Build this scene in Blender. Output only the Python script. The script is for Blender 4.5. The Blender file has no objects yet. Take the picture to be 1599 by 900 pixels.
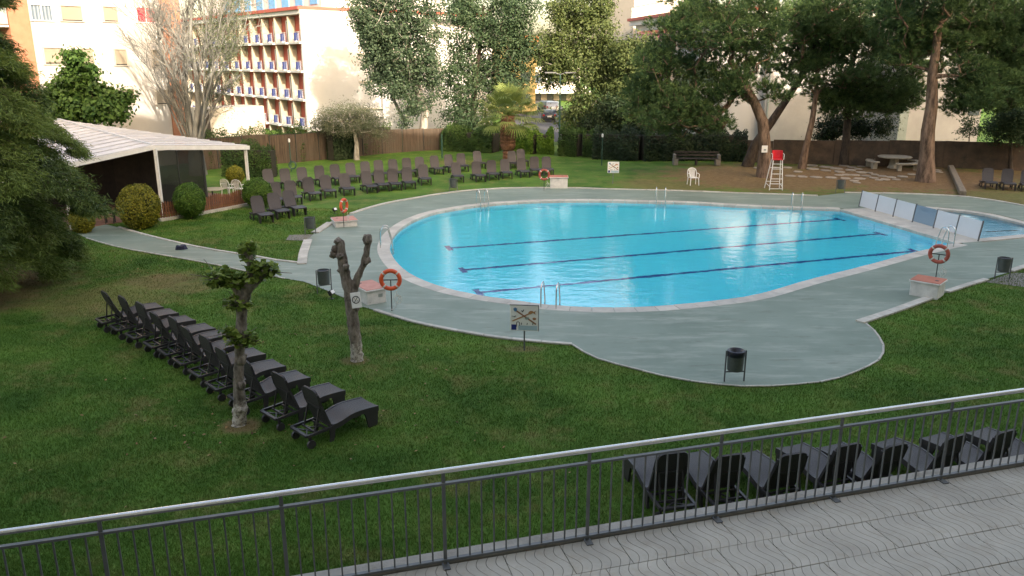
import bpy, bmesh, math, random
import numpy as np
from mathutils import Vector, Matrix
from mathutils.geometry import tessellate_polygon

C = bpy.context.scene.collection
R = math.radians
# ------------------------------------------------------------------ camera
F, TH, H = 1250.0, math.atan(355 / 1250.0), 7.0
ct, st = math.cos(TH), math.sin(TH)
cam = bpy.data.objects.new('camera', bpy.data.cameras.new('camera'))
C.objects.link(cam)
cam.location = (0, 0, H)
cam.rotation_euler = (R(90) - TH, 0, 0)
cam.data.sensor_width = 36
cam.data.lens = 36 * F / 1599
cam.data.clip_start = 0.05
cam.data.clip_end = 3000
bpy.context.scene.camera = cam
# ------------------------------------------------------------------ sky, sun, exposure
SUN_EL, SUN_AZ = R(22), math.atan2(0.45, -0.89)       # azimuth from +Y towards +X
w = bpy.data.worlds.new('World'); bpy.context.scene.world = w; w.use_nodes = True
nt = w.node_tree
sky = nt.nodes.new('ShaderNodeTexSky'); sky.sky_type = 'NISHITA'; sky.sun_disc = False
sky.sun_elevation = SUN_EL; sky.sun_rotation = SUN_AZ; sky.dust_density = 4.0; sky.air_density = 1.0; sky.ozone_density = 0.4
nt.links.new(sky.outputs[0], nt.nodes['Background'].inputs[0])
nt.nodes['Background'].inputs[1].default_value = 0.15
sun = bpy.data.objects.new('sun', bpy.data.lights.new('sun', 'SUN')); C.objects.link(sun)
sun.data.energy = 2.0; sun.data.angle = R(0.5); sun.data.color = (1, 0.99, 0.97)
sdir = Vector((math.sin(SUN_AZ) * math.cos(SUN_EL), math.cos(SUN_AZ) * math.cos(SUN_EL), math.sin(SUN_EL)))
sun.rotation_euler = sdir.to_track_quat('Z', 'Y').to_euler()
vs = bpy.context.scene.view_settings
vs.view_transform = 'Standard'; vs.look = 'None'; vs.gamma = 1.0; vs.exposure = 2.25
vs.use_white_balance = True; vs.white_balance_temperature = 8300; vs.white_balance_tint = 14

# ------------------------------------------------------------------ helpers
def ray(u, v):
    a = (u - 799.5) / F; b = (450 - v) / F
    return (a, ct + st * b, -st + ct * b)
def at(u, v, z=0.0):
    d = ray(u, v); t = (z - H) / d[2]
    return Vector((d[0] * t, d[1] * t, z))
def atY(u, v, Y):
    d = ray(u, v); t = Y / d[1]
    return Vector((d[0] * t, Y, H + d[2] * t))
def atW(u, v, zf, zw=-0.1):                            # a point on the pool floor seen through the water
    p = at(u, v, zw); d = Vector(ray(u, v)).normalized()
    ch = math.hypot(d.x, d.y); cr = ch / 1.333; sr = math.sqrt(1 - cr * cr)
    t = (zw - zf) / sr
    return Vector((p.x + d.x / ch * cr * t, p.y + d.y / ch * cr * t, zf))
def ppm(Y): return F / (Y * ct + 4 * st)
def link(o):
    C.objects.link(o); return o
def tag(o, label=None, cat=None, group=None, kind=None):
    if label: o['label'] = label
    if cat: o['category'] = cat
    if group: o['group'] = group
    if kind: o['kind'] = kind
    return o
def empty(name, loc=(0, 0, 0), rz=0.0):
    o = bpy.data.objects.new(name, None); o.location = loc; o.rotation_euler = (0, 0, rz)
    o.empty_display_size = 0.1
    return link(o)
def thing(name, label, cat, loc=(0, 0, 0), rz=0.0, group=None):
    return tag(empty(name, loc, rz), label, cat, group)
def copy_tree(o, parent=None):
    c = o.copy(); C.objects.link(c)
    if parent: c.parent = parent
    for ch in list(o.children): copy_tree(ch, c)
    return c

class MB:
    def __init__(s): s.v = []; s.f = []; s.m = []; s.mi = 0
    def add(s, vs, fs):
        n = len(s.v); s.v += [tuple(x) for x in vs]
        for f in fs: s.f.append([n + i for i in f]); s.m.append(s.mi)
        return s
    def box(s, c, d, rz=0.0, M=None):
        x, y, z = d[0] / 2, d[1] / 2, d[2] / 2
        P = [(-x, -y, -z), (x, -y, -z), (x, y, -z), (-x, y, -z), (-x, -y, z), (x, -y, z), (x, y, z), (-x, y, z)]
        if M is None: M = Matrix.Rotation(rz, 3, 'Z')
        P = [M @ Vector(p) + Vector(c) for p in P]
        return s.add(P, [(0, 3, 2, 1), (4, 5, 6, 7), (0, 1, 5, 4), (1, 2, 6, 5), (2, 3, 7, 6), (3, 0, 4, 7)])
    def beam(s, a, b, wd, ht, up=(0, 0, 1)):
        a = Vector(a); b = Vector(b); d = b - a; L = d.length; d.normalize()
        u = Vector(up); sd = d.cross(u)
        if sd.length < 1e-4: sd = d.cross(Vector((1, 0, 0)))
        sd.normalize(); u = sd.cross(d)
        M = Matrix((d, sd, u)).transposed()
        return s.box((a + b) / 2, (L, wd, ht), M=M)
    def tube(s, pts, r, n=8, cap=True, closed=False):
        pts = [Vector(p) for p in pts]; k = len(pts)
        rs = r if isinstance(r, (list, tuple)) else [r] * k
        prev = None; V = []
        for i, p in enumerate(pts):
            if closed: d = pts[(i + 1) % k] - pts[i - 1]
            else: d = pts[min(i + 1, k - 1)] - pts[max(i - 1, 0)]
            d.normalize()
            if prev is None:
                u = d.orthogonal().normalized()
            else:
                u = prev - d * prev.dot(d); u.normalize()
            prev = u; w2 = d.cross(u)
            for j in range(n):
                a = 2 * math.pi * j / n
                V.append(p + (u * math.cos(a) + w2 * math.sin(a)) * rs[i])
        Fs = []
        for i in range(k if closed else k - 1):
            i2 = (i + 1) % k
            for j in range(n): Fs.append((i * n + j, i * n + (j + 1) % n, i2 * n + (j + 1) % n, i2 * n + j))
        if cap and not closed:
            Fs.append(tuple(range(n))[::-1]); Fs.append(tuple((k - 1) * n + j for j in range(n)))
        return s.add(V, Fs)
    def lathe(s, prof, n=16, c=(0, 0, 0), sx=1.0, sy=1.0):
        V = []; Fs = []
        for r, z in prof:
            for j in range(n):
                a = 2 * math.pi * j / n
                V.append((c[0] + r * sx * math.cos(a), c[1] + r * sy * math.sin(a), c[2] + z))
        for i in range(len(prof) - 1):
            for j in range(n): Fs.append((i * n + j, i * n + (j + 1) % n, (i + 1) * n + (j + 1) % n, (i + 1) * n + j))
        return s.add(V, Fs)
    def prism(s, poly, z0, z1, M=None, off=(0, 0, 0)):
        n = len(poly); P = [Vector((p[0], p[1], z0)) for p in poly] + [Vector((p[0], p[1], z1)) for p in poly]
        if M is not None: P = [M @ p for p in P]
        P = [p + Vector(off) for p in P]
        Fs = [tuple(range(n))[::-1], tuple(range(n, 2 * n))] + [(i, (i + 1) % n, n + (i + 1) % n, n + i) for i in range(n)]
        return s.add(P, Fs)
    def torus(s, c, R0, r, M, n=28, m=10):
        return s.tube([Vector(c) + M @ Vector((R0 * math.cos(2 * math.pi * i / n), R0 * math.sin(2 * math.pi * i / n), 0)) for i in range(n)], r, m, closed=True)
    def build(s, name, mats, parent=None, smooth=False, bevel=0.0, kind=None):
        me = bpy.data.meshes.new(name); me.from_pydata(s.v, [], s.f)
        if not isinstance(mats, (list, tuple)): mats = [mats]
        for m in mats: me.materials.append(m)
        me.polygons.foreach_set('material_index', s.m)
        bm = bmesh.new(); bm.from_mesh(me); bmesh.ops.recalc_face_normals(bm, faces=bm.faces)
        if bevel: bmesh.ops.bevel(bm, geom=list(bm.edges), offset=bevel, segments=1, affect='EDGES')
        bm.to_mesh(me); bm.free()
        if smooth:
            me.polygons.foreach_set('use_smooth', [True] * len(me.polygons))
            try: me.set_sharp_from_angle(angle=R(40))
            except Exception: pass
        me.update()
        o = bpy.data.objects.new(name, me); link(o)
        if parent: o.parent = parent
        if kind: o['kind'] = kind
        return o

def sheet(name, poly, z, mat, holes=(), kind='structure', parent=None):
    polys = [[Vector((p[0], p[1], 0)) for p in poly]] + [[Vector((p[0], p[1], 0)) for p in h] for h in holes]
    tri = tessellate_polygon(polys)
    V = [(p.x, p.y, z) for pl in polys for p in pl]
    m = MB(); m.add(V, [tuple(t) for t in tri])
    o = m.build(name, mat, parent)
    if sum(p.normal.z * p.area for p in o.data.polygons) < 0: o.data.flip_normals()
    if kind: o['kind'] = kind
    return o
def spline(P, k=6, closed=False):
    P = [Vector(p) for p in P]; n = len(P); out = []
    rng = range(n) if closed else range(n - 1)
    for i in rng:
        if closed: p0, p1, p2, p3 = P[i - 1], P[i], P[(i + 1) % n], P[(i + 2) % n]
        else: p0, p1, p2, p3 = P[max(i - 1, 0)], P[i], P[i + 1], P[min(i + 2, n - 1)]
        for j in range(k):
            t = j / k
            out.append(0.5 * ((2 * p1) + (p2 - p0) * t + (2 * p0 - 5 * p1 + 4 * p2 - p3) * t * t + (3 * p1 - p0 - 3 * p2 + p3) * t ** 3))
    if not closed: out.append(P[-1])
    return out
def offset(poly, d, closed=True):                       # to the left of the walking direction
    n = len(poly); out = []
    for i, p in enumerate(poly):
        a = poly[i - 1] if (closed or i) else poly[i]; b = poly[(i + 1) % n] if (closed or i < n - 1) else poly[i]
        e1 = (p - a); e2 = (b - p)
        ns = []
        for e in (e1, e2):
            e = Vector((e.x, e.y, 0))
            if e.length > 1e-6: e.normalize(); ns.append(Vector((-e.y, e.x, 0)))
        nn = sum(ns, Vector((0, 0, 0))); nn.normalize()
        k = max(0.5, nn.dot(ns[0])) if ns else 1
        out.append(p + nn * d / k)
    return out
def resample(pts, step, closed=False):
    P = [Vector(p) for p in pts]
    if closed: P = P + [P[0]]
    L = [0]
    for a, b in zip(P, P[1:]): L.append(L[-1] + (b - a).length)
    n = max(1, round(L[-1] / step)); out = []; j = 0
    for i in range(n + (0 if closed else 1)):
        s = L[-1] * i / n
        while j < len(L) - 2 and L[j + 1] < s: j += 1
        t = (s - L[j]) / max(1e-9, L[j + 1] - L[j]); out.append(P[j].lerp(P[j + 1], min(1, max(0, t))))
    return out

# ------------------------------------------------------------------ materials
def newmat(name):
    m = bpy.data.materials.new(name); m.use_nodes = True
    return m, m.node_tree.nodes, m.node_tree.links, m.node_tree.nodes['Principled BSDF']
def ramp(N, L, src, c0, c1, p0=0.35, p1=0.65):
    r = N.new('ShaderNodeValToRGB'); r.color_ramp.elements[0].position = p0; r.color_ramp.elements[1].position = p1
    r.color_ramp.elements[0].color = (*c0, 1); r.color_ramp.elements[1].color = (*c1, 1); L.new(src, r.inputs[0]); return r.outputs[0]
def noise(N, L, vec, scale, detail=4, rough=0.6):
    n = N.new('ShaderNodeTexNoise'); n.inputs['Scale'].default_value = scale; n.inputs['Detail'].default_value = detail
    n.inputs['Roughness'].default_value = rough
    if vec is not None: L.new(vec, n.inputs['Vector'])
    return n.outputs['Fac']
def mixc(N, L, fac, a, b, mode='MIX'):
    m = N.new('ShaderNodeMix'); m.data_type = 'RGBA'; m.blend_type = mode
    for s, v in ((m.inputs[0], fac), (m.inputs[6], a), (m.inputs[7], b)):
        if isinstance(v, (int, float)): s.default_value = v
        elif isinstance(v, tuple): s.default_value = (*v, 1)
        else: L.new(v, s)
    return m.outputs[2]
def math_(N, L, op, a, b=0.0, clamp=False):
    m = N.new('ShaderNodeMath'); m.operation = op; m.use_clamp = clamp
    for s, v in ((m.inputs[0], a), (m.inputs[1], b)):
        if isinstance(v, (int, float)): s.default_value = v
        else: L.new(v, s)
    return m.outputs[0]
def pos(N): return N.new('ShaderNodeNewGeometry').outputs['Position']
def objc(N): return N.new('ShaderNodeTexCoord').outputs['Object']
def bump(N, L, B, h, strength=0.3, dist=0.02):
    b = N.new('ShaderNodeBump'); b.inputs['Strength'].default_value = strength; b.inputs['Distance'].default_value = dist
    L.new(h, b.inputs['Height']); L.new(b.outputs[0], B.inputs['Normal'])
def mat(name, c0, c1=None, rough=0.6, scale=3.0, metal=0.0, bmp=0.0, fine=40.0, spec=0.5, rnd=0.0, local=False, stain=None):
    m, N, L, B = newmat(name)
    B.inputs['Roughness'].default_value = rough; B.inputs['Metallic'].default_value = metal
    B.inputs['Specular IOR Level'].default_value = spec
    c1 = c1 or tuple(x * 0.8 for x in c0)
    P = objc(N) if local else pos(N)
    col = ramp(N, L, noise(N, L, P, scale, 6, 0.65), c1, c0)
    if stain:
        col = mixc(N, L, ramp(N, L, noise(N, L, P, stain[1], 5, 0.7), (0, 0, 0), (1, 1, 1), stain[2], stain[2] + 0.18), col, stain[0])
    if rnd:
        oi = N.new('ShaderNodeObjectInfo')
        v = math_(N, L, 'ADD', math_(N, L, 'MULTIPLY', oi.outputs['Random'], 2 * rnd), 1 - rnd)
        cc = N.new('ShaderNodeCombineColor'); [L.new(v, cc.inputs[i]) for i in range(3)]
        col = mixc(N, L, 1.0, col, cc.outputs[0], 'MULTIPLY')
    L.new(col, B.inputs['Base Color'])
    if bmp: bump(N, L, B, noise(N, L, P, fine, 4, 0.6), bmp)
    return m

def lawn_mat():
    m, N, L, B = newmat('lawn_grass'); P = pos(N)
    B.inputs['Roughness'].default_value = 0.85; B.inputs['Specular IOR Level'].default_value = 0.15
    g = ramp(N, L, noise(N, L, P, 0.35, 6, 0.62), (0.036, 0.098, 0.014), (0.090, 0.188, 0.030), 0.34, 0.66)
    g = mixc(N, L, ramp(N, L, noise(N, L, P, 1.1, 5, 0.6), (0, 0, 0), (0.75, 0.75, 0.75), 0.47, 0.70), g, (0.135, 0.185, 0.042))
    g = mixc(N, L, ramp(N, L, noise(N, L, P, 0.55, 7, 0.75), (0, 0, 0), (0.65, 0.65, 0.65), 0.54, 0.72), g, (0.19, 0.155, 0.065))
    fn = noise(N, L, P, 42, 3, 0.7)
    v = math_(N, L, 'ADD', math_(N, L, 'MULTIPLY', fn, 1.1), 0.45)
    cc = N.new('ShaderNodeCombineColor'); [L.new(v, cc.inputs[i]) for i in range(3)]
    g = mixc(N, L, 1.0, g, cc.outputs[0], 'MULTIPLY')
    # worn, bare and pine-needle covered earth
    sx = N.new('ShaderNodeSeparateXYZ'); L.new(P, sx.inputs[0])
    nz = noise(N, L, P, 0.9, 6, 0.7); acc = None
    for (x, y, rx, ry, k) in LAWN_PATCH:
        ax = math_(N, L, 'DIVIDE', math_(N, L, 'SUBTRACT', sx.outputs[0], x), rx)
        ay = math_(N, L, 'DIVIDE', math_(N, L, 'SUBTRACT', sx.outputs[1], y), ry)
        d = math_(N, L, 'SQRT', math_(N, L, 'ADD', math_(N, L, 'MULTIPLY', ax, ax), math_(N, L, 'MULTIPLY', ay, ay)))
        d = math_(N, L, 'ADD', d, math_(N, L, 'MULTIPLY', math_(N, L, 'SUBTRACT', nz, 0.5), 1.6))
        f = math_(N, L, 'MULTIPLY', math_(N, L, 'MULTIPLY', math_(N, L, 'SUBTRACT', 1.15, d), 2.0, True), k)
        acc = f if acc is None else math_(N, L, 'MAXIMUM', acc, f)
    earth = ramp(N, L, noise(N, L, P, 3.0, 8, 0.75), (0.115, 0.066, 0.034), (0.25, 0.165, 0.085), 0.3, 0.7)
    g = mixc(N, L, acc, g, earth)
    L.new(g, B.inputs['Base Color'])
    bump(N, L, B, fn, 0.6, 0.04)
    return m
def deck_mat():
    m, N, L, B = newmat('painted_deck'); P = pos(N)
    B.inputs['Roughness'].default_value = 0.55; B.inputs['Specular IOR Level'].default_value = 0.35
    c = ramp(N, L, noise(N, L, P, 0.35, 6, 0.6), (0.138, 0.188, 0.150), (0.196, 0.250, 0.206), 0.35, 0.68)
    mp = N.new('ShaderNodeMapping'); mp.inputs['Scale'].default_value = (0.5, 2.2, 1); mp.inputs['Rotation'].default_value = (0, 0, 0.25); L.new(P, mp.inputs[0])
    c = mixc(N, L, ramp(N, L, noise(N, L, mp.outputs[0], 0.9, 8, 0.72), (0, 0, 0), (0.75, 0.75, 0.75), 0.50, 0.68), c, (0.30, 0.335, 0.285))
    c = mixc(N, L, ramp(N, L, noise(N, L, mp.outputs[0], 1.7, 9, 0.78), (0, 0, 0), (0.75, 0.75, 0.75), 0.55, 0.68), c, (0.105, 0.115, 0.09))
    L.new(c, B.inputs['Base Color']); bump(N, L, B, noise(N, L, P, 60, 4, 0.6), 0.12, 0.01)
    return m
def water_mat():
    m, N, L, B = newmat('pool_water'); P = pos(N)
    B.inputs['Base Color'].default_value = (0.70, 0.97, 1.0, 1); B.inputs['Roughness'].default_value = 0.0
    B.inputs['Transmission Weight'].default_value = 1.0; B.inputs['IOR'].default_value = 1.333
    mp = N.new('ShaderNodeMapping'); mp.inputs['Scale'].default_value = (1.0, 1.7, 1); mp.inputs['Rotation'].default_value = (0, 0, 0.5); L.new(P, mp.inputs[0])
    a = noise(N, L, mp.outputs[0], 1.6, 3, 0.5); b = noise(N, L, mp.outputs[0], 7.0, 2, 0.5)
    bump(N, L, B, math_(N, L, 'ADD', math_(N, L, 'MULTIPLY', a, 1.0), math_(N, L, 'MULTIPLY', b, 0.25)), 0.15, 0.10)
    return m
def leaf_mat(name, c0, c1, trans=0.3, rough=0.55, c2=None):
    m, N, L, B = newmat(name)
    B.inputs['Roughness'].default_value = rough; B.inputs['Specular IOR Level'].default_value = 0.25
    a = N.new('ShaderNodeAttribute'); a.attribute_name = 'tint'
    r = N.new('ShaderNodeValToRGB'); r.color_ramp.elements[0].color = (*c0, 1); r.color_ramp.elements[1].color = (*c1, 1)
    r.color_ramp.elements[0].position = 0.1; r.color_ramp.elements[1].position = 0.9
    if c2: e = r.color_ramp.elements.new(0.97); e.color = (*c2, 1)
    L.new(a.outputs['Fac'], r.inputs[0]); L.new(r.outputs[0], B.inputs['Base Color'])
    t = N.new('ShaderNodeBsdfTranslucent'); L.new(r.outputs[0], t.inputs[0])
    mx = N.new('ShaderNodeMixShader'); mx.inputs[0].default_value = trans
    L.new(B.outputs[0], mx.inputs[1]); L.new(t.outputs[0], mx.inputs[2])
    L.new(mx.outputs[0], N['Material Output'].inputs[0])
    return m
def bark_mat(name, c0, c1, sc=6.0, stretch=0.25, white=None, bmp=0.8):
    m, N, L, B = newmat(name); P = pos(N)
    B.inputs['Roughness'].default_value = 0.9; B.inputs['Specular IOR Level'].default_value = 0.15
    mp = N.new('ShaderNodeMapping'); mp.inputs['Scale'].default_value = (1, 1, stretch); L.new(P, mp.inputs[0])
    n1 = noise(N, L, mp.outputs[0], sc, 6, 0.7)
    c = ramp(N, L, n1, c0, c1, 0.35, 0.65)
    if white:                                            # (z, colour): flaking pale bark / lime wash low on the stem
        sx = N.new('ShaderNodeSeparateXYZ'); L.new(P, sx.inputs[0])
        f = math_(N, L, 'MULTIPLY', math_(N, L, 'SUBTRACT', white[0], math_(N, L, 'ADD', sx.outputs[2], math_(N, L, 'MULTIPLY', noise(N, L, P, 8, 4, 0.7), 0.9))), 6.0, True)
        f = math_(N, L, 'MULTIPLY', f, ramp(N, L, noise(N, L, P, 14, 4, 0.7), (0, 0, 0), (1, 1, 1), 0.38, 0.55))
        c = mixc(N, L, f, c, white[1])
    L.new(c, B.inputs['Base Color']); bump(N, L, B, n1, bmp, 0.05)
    return m
def paver_mat():
    m, N, L, B = newmat('wave_paver'); P = objc(N)
    B.inputs['Roughness'].default_value = 0.75; B.inputs['Specular IOR Level'].default_value = 0.3
    oi = N.new('ShaderNodeObjectInfo')
    sx = N.new('ShaderNodeSeparateXYZ'); L.new(P, sx.inputs[0])
    wv = math_(N, L, 'MULTIPLY', math_(N, L, 'SINE', math_(N, L, 'MULTIPLY', sx.outputs[1], 12.566)), 0.05)
    x = math_(N, L, 'ADD', sx.outputs[0], wv)
    fr = math_(N, L, 'FRACT', math_(N, L, 'MULTIPLY', x, 10.0))
    d = math_(N, L, 'ABSOLUTE', math_(N, L, 'SUBTRACT', fr, 0.5))
    groove = math_(N, L, 'MULTIPLY', math_(N, L, 'SUBTRACT', 0.045, d), 26.0, True)
    W = pos(N)
    base = ramp(N, L, noise(N, L, W, 1.3, 6, 0.65), (0.34, 0.31, 0.265), (0.48, 0.44, 0.38), 0.3, 0.7)
    base = mixc(N, L, ramp(N, L, noise(N, L, W, 5, 6, 0.75), (0, 0, 0), (0.6, 0.6, 0.6), 0.5, 0.7), base, (0.34, 0.29, 0.225))
    v = math_(N, L, 'ADD', math_(N, L, 'MULTIPLY', oi.outputs['Random'], 0.10), 0.95)
    cc = N.new('ShaderNodeCombineColor'); [L.new(v, cc.inputs[i]) for i in range(3)]
    base = mixc(N, L, 1.0, base, cc.outputs[0], 'MULTIPLY')
    gs = math_(N, L, 'MULTIPLY', groove, ramp(N, L, noise(N, L, W, 2.2, 5, 0.7), (0.35, 0.35, 0.35), (1, 1, 1), 0.35, 0.6))
    L.new(mixc(N, L, gs, base, (0.10, 0.092, 0.082)), B.inputs['Base Color'])
    h = math_(N, L, 'SUBTRACT', math_(N, L, 'MULTIPLY', noise(N, L, W, 70, 4, 0.6), 0.2), groove)
    bump(N, L, B, h, 0.7, 0.012)
    return m
def reed_mat():
    m, N, L, B = newmat('brushwood_reed'); P = pos(N)
    B.inputs['Roughness'].default_value = 0.9; B.inputs['Specular IOR Level'].default_value = 0.1
    mp = N.new('ShaderNodeMapping'); mp.inputs['Scale'].default_value = (9, 9, 0.5); L.new(P, mp.inputs[0])
    n1 = noise(N, L, mp.outputs[0], 1.0, 5, 0.75)
    c = ramp(N, L, n1, (0.035, 0.027, 0.021), (0.125, 0.093, 0.070), 0.3, 0.7)
    c = mixc(N, L, ramp(N, L, noise(N, L, P, 0.7, 4, 0.6), (0, 0, 0), (0.7, 0.7, 0.7), 0.45, 0.7), c, (0.085, 0.075, 0.06))
    L.new(c, B.inputs['Base Color']); bump(N, L, B, n1, 0.8, 0.05)
    return m
def glass_mat(name, tint, t=0.5, rough=0.05):
    m, N, L, B = newmat(name)
    B.inputs['Base Color'].default_value = (*tint, 1); B.inputs['Roughness'].default_value = rough
    tr = N.new('ShaderNodeBsdfTransparent'); tr.inputs[0].default_value = (*[min(1, x * 1.5 + 0.1) for x in tint], 1)
    mx = N.new('ShaderNodeMixShader'); mx.inputs[0].default_value = t
    L.new(B.outputs[0], mx.inputs[1]); L.new(tr.outputs[0], mx.inputs[2]); L.new(mx.outputs[0], N['Material Output'].inputs[0])
    return m
def striped_mat(name, ca, cb, freq, axis=0, rough=0.7):
    m, N, L, B = newmat(name); P = objc(N)
    sx = N.new('ShaderNodeSeparateXYZ'); L.new(P, sx.inputs[0])
    fr = math_(N, L, 'SINE', math_(N, L, 'MULTIPLY', sx.outputs[axis], freq * 6.283))
    L.new(ramp(N, L, math_(N, L, 'ADD', math_(N, L, 'MULTIPLY', fr, 0.5), 0.5), ca, cb, 0.3, 0.7), B.inputs['Base Color'])
    B.inputs['Roughness'].default_value = rough; bump(N, L, B, fr, 0.5, 0.02)
    return m

pA = [at(250, 440), at(300, 448), at(160, 470)]
LAWN_PATCH = [(16, 50, 7.5, 7.0, 0.93), (24, 50, 9, 7.5, 1.0), (9.5, 47.0, 3.5, 3.2, 0.55), (29, 44, 9, 8, 0.6), (40, 50, 14, 12, 0.9),
              (at(374, 665).x, at(374, 665).y, 0.42, 0.4, 0.8), (at(558, 563).x, at(558, 563).y, 0.35, 0.35, 0.6), (at(819, 545).x, at(819, 545).y + 0, 0.5, 0.3, 0.55),
              (pA[0].x, pA[0].y, 1.4, 1.2, 0.6), (pA[1].x, pA[1].y, 1.0, 0.9, 0.5), (pA[2].x, pA[2].y, 2.0, 2.0, 0.45), (-4, 57.5, 2.2, 1.5, 0.35), (-18, 24, 4, 4, 0.75)]
M = {}
M['lawn'] = lawn_mat(); M['deck'] = deck_mat(); M['water'] = water_mat()
M['coping'] = mat('coping_stone', (0.50, 0.475, 0.42), (0.39, 0.37, 0.33), 0.7, 2.0, bmp=0.2, rnd=0.13)
M['kerb'] = mat('kerb_stone', (0.50, 0.48, 0.43), (0.36, 0.345, 0.30), 0.8, 3.0, bmp=0.3, rnd=0.12)
M['tile'] = mat('pool_tile', (0.003, 0.86, 1.0), (0.003, 0.83, 0.98), 0.4, 1.0)
M['tile_small'] = mat('wading_tile', (0.20, 0.52, 0.66), (0.17, 0.48, 0.62), 0.4, 1.0)
M['lane'] = mat('lane_tile', (0.004, 0.05, 0.30), None, 0.4)
M['lane_grey'] = mat('wading_lane_tile', (0.05, 0.10, 0.13), None, 0.4)
M['concrete'] = mat('pale_concrete', (0.50, 0.475, 0.42), (0.40, 0.38, 0.34), 0.8, 1.5, bmp=0.2)
M['edge'] = mat('stained_edge_concrete', (0.34, 0.315, 0.28), (0.24, 0.215, 0.185), 0.85, 2.5, bmp=0.3, stain=((0.15, 0.12, 0.09), 2.0, 0.52))
M['pad'] = mat('grey_pad', (0.20, 0.185, 0.165), (0.15, 0.14, 0.125), 0.85, 3, bmp=0.2)
M['steel'] = mat('stainless_steel', (0.72, 0.71, 0.69), (0.62, 0.61, 0.6), 0.22, 8, metal=1.0)
M['grey_paint'] = mat('grey_painted_steel', (0.12, 0.125, 0.13), (0.09, 0.095, 0.10), 0.5, 5)
M['dark_metal'] = mat('dark_metal', (0.045, 0.05, 0.05), (0.03, 0.034, 0.034), 0.5, 6)
M['bin'] = mat('bin_plate', (0.07, 0.085, 0.08), (0.05, 0.06, 0.058), 0.45, 8)
M['bag'] = mat('bin_bag', (0.012, 0.014, 0.03), (0.008, 0.008, 0.015), 0.3, 10, bmp=0.6, fine=14)
M['sling'] = mat('lounger_weave', (0.036, 0.032, 0.035), (0.027, 0.024, 0.026), 0.55, 30, bmp=0.4, fine=90, local=True, rnd=0.12)
M['resin'] = mat('lounger_resin', (0.030, 0.027, 0.030), (0.022, 0.020, 0.022), 0.5, 6, local=True)
M['white_plastic'] = mat('white_plastic', (0.75, 0.75, 0.73), (0.68, 0.68, 0.66), 0.4, 4)
M['white_paint'] = mat('white_paint', (0.72, 0.71, 0.68), (0.62, 0.61, 0.58), 0.6, 3)
M['block_white'] = mat('whitewashed_block', (0.66, 0.65, 0.62), (0.52, 0.52, 0.5), 0.8, 5, bmp=0.3, stain=((0.24, 0.24, 0.22), 3.5, 0.6))
M['red_top'] = mat('red_block_top', (0.46, 0.15, 0.09), (0.36, 0.115, 0.07), 0.7, 5)
M['pink_top'] = mat('faded_red_top', (0.52, 0.25, 0.20), (0.44, 0.19, 0.15), 0.75, 5)
M['orange'] = mat('lifebuoy_orange', (0.72, 0.10, 0.03), (0.60, 0.08, 0.03), 0.45, 6)
M['faded_red'] = mat('lifebuoy_faded', (0.42, 0.085, 0.055), (0.32, 0.07, 0.05), 0.55, 6)
M['rope'] = mat('white_rope', (0.6, 0.58, 0.53), None, 0.9, 20)
M['red'] = mat('red_plastic', (0.62, 0.02, 0.03), (0.52, 0.02, 0.03), 0.4, 5)
M['sign_white'] = mat('sign_white', (0.75, 0.75, 0.73), (0.68, 0.68, 0.66), 0.45, 4)
M['black'] = mat('black_print', (0.015, 0.015, 0.018), None, 0.5)
M['blue'] = mat('blue_print', (0.012, 0.03, 0.19), None, 0.5)
M['lblue'] = mat('light_blue_print', (0.36, 0.50, 0.58), None, 0.5)
M['mblue'] = mat('mid_blue_print', (0.06, 0.22, 0.42), None, 0.5)
M['brown'] = mat('brown_print', (0.30, 0.14, 0.08), None, 0.5)
M['obrown'] = mat('orange_print', (0.42, 0.20, 0.09), None, 0.5)
M['gprint'] = mat('grey_print', (0.26, 0.32, 0.30), None, 0.5)
M['panel'] = mat('white_screen_panel', (0.58, 0.61, 0.65), (0.54, 0.57, 0.61), 0.35, 1.0)
M['panel_clear'] = glass_mat('clear_screen_panel', (0.30, 0.40, 0.48), 0.45, 0.1)
M['wood_dark'] = mat('dark_weathered_wood', (0.055, 0.045, 0.038), (0.03, 0.025, 0.022), 0.8, 10, bmp=0.4)
M['log'] = mat('weathered_log', (0.24, 0.20, 0.15), (0.13, 0.105, 0.08), 0.9, 7, bmp=0.6)
M['picket'] = mat('stained_picket', (0.19, 0.075, 0.035), (0.12, 0.05, 0.026), 0.75, 6, bmp=0.3, rnd=0.25)
M['stone'] = mat('flagstone', (0.36, 0.31, 0.25), (0.25, 0.215, 0.17), 0.85, 4, bmp=0.4, rnd=0.2)
M['table_stone'] = mat('table_stone', (0.40, 0.36, 0.29), (0.27, 0.24, 0.19), 0.85, 5, bmp=0.4)
M['paver'] = paver_mat(); M['reed'] = reed_mat()
M['groundbase'] = mat('joint_mortar', (0.10, 0.09, 0.075), (0.07, 0.06, 0.05), 0.9, 8)
M['wall_brown'] = mat('rough_brown_wall', (0.125, 0.088, 0.062), (0.065, 0.046, 0.034), 0.95, 1.2, bmp=0.4, fine=12, stain=((0.045, 0.038, 0.032), 0.9, 0.5))
M['stucco_white'] = mat('white_stucco', (0.49, 0.485, 0.475), (0.45, 0.445, 0.435), 0.85, 0.5, bmp=0.15)
M['stucco_cream'] = mat('cream_stucco', (0.44, 0.40, 0.335), (0.40, 0.36, 0.30), 0.85, 0.5, bmp=0.15)
M['stucco_warm'] = mat('warm_white_stucco', (0.42, 0.40, 0.37), (0.385, 0.365, 0.335), 0.85, 0.4, bmp=0.15)
M['stucco_shaded'] = mat('shaded_white_stucco', (0.37, 0.37, 0.36), (0.31, 0.31, 0.30), 0.85, 0.6, bmp=0.15)  # white stucco greyed, the shade of the pines put into its colour
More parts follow.
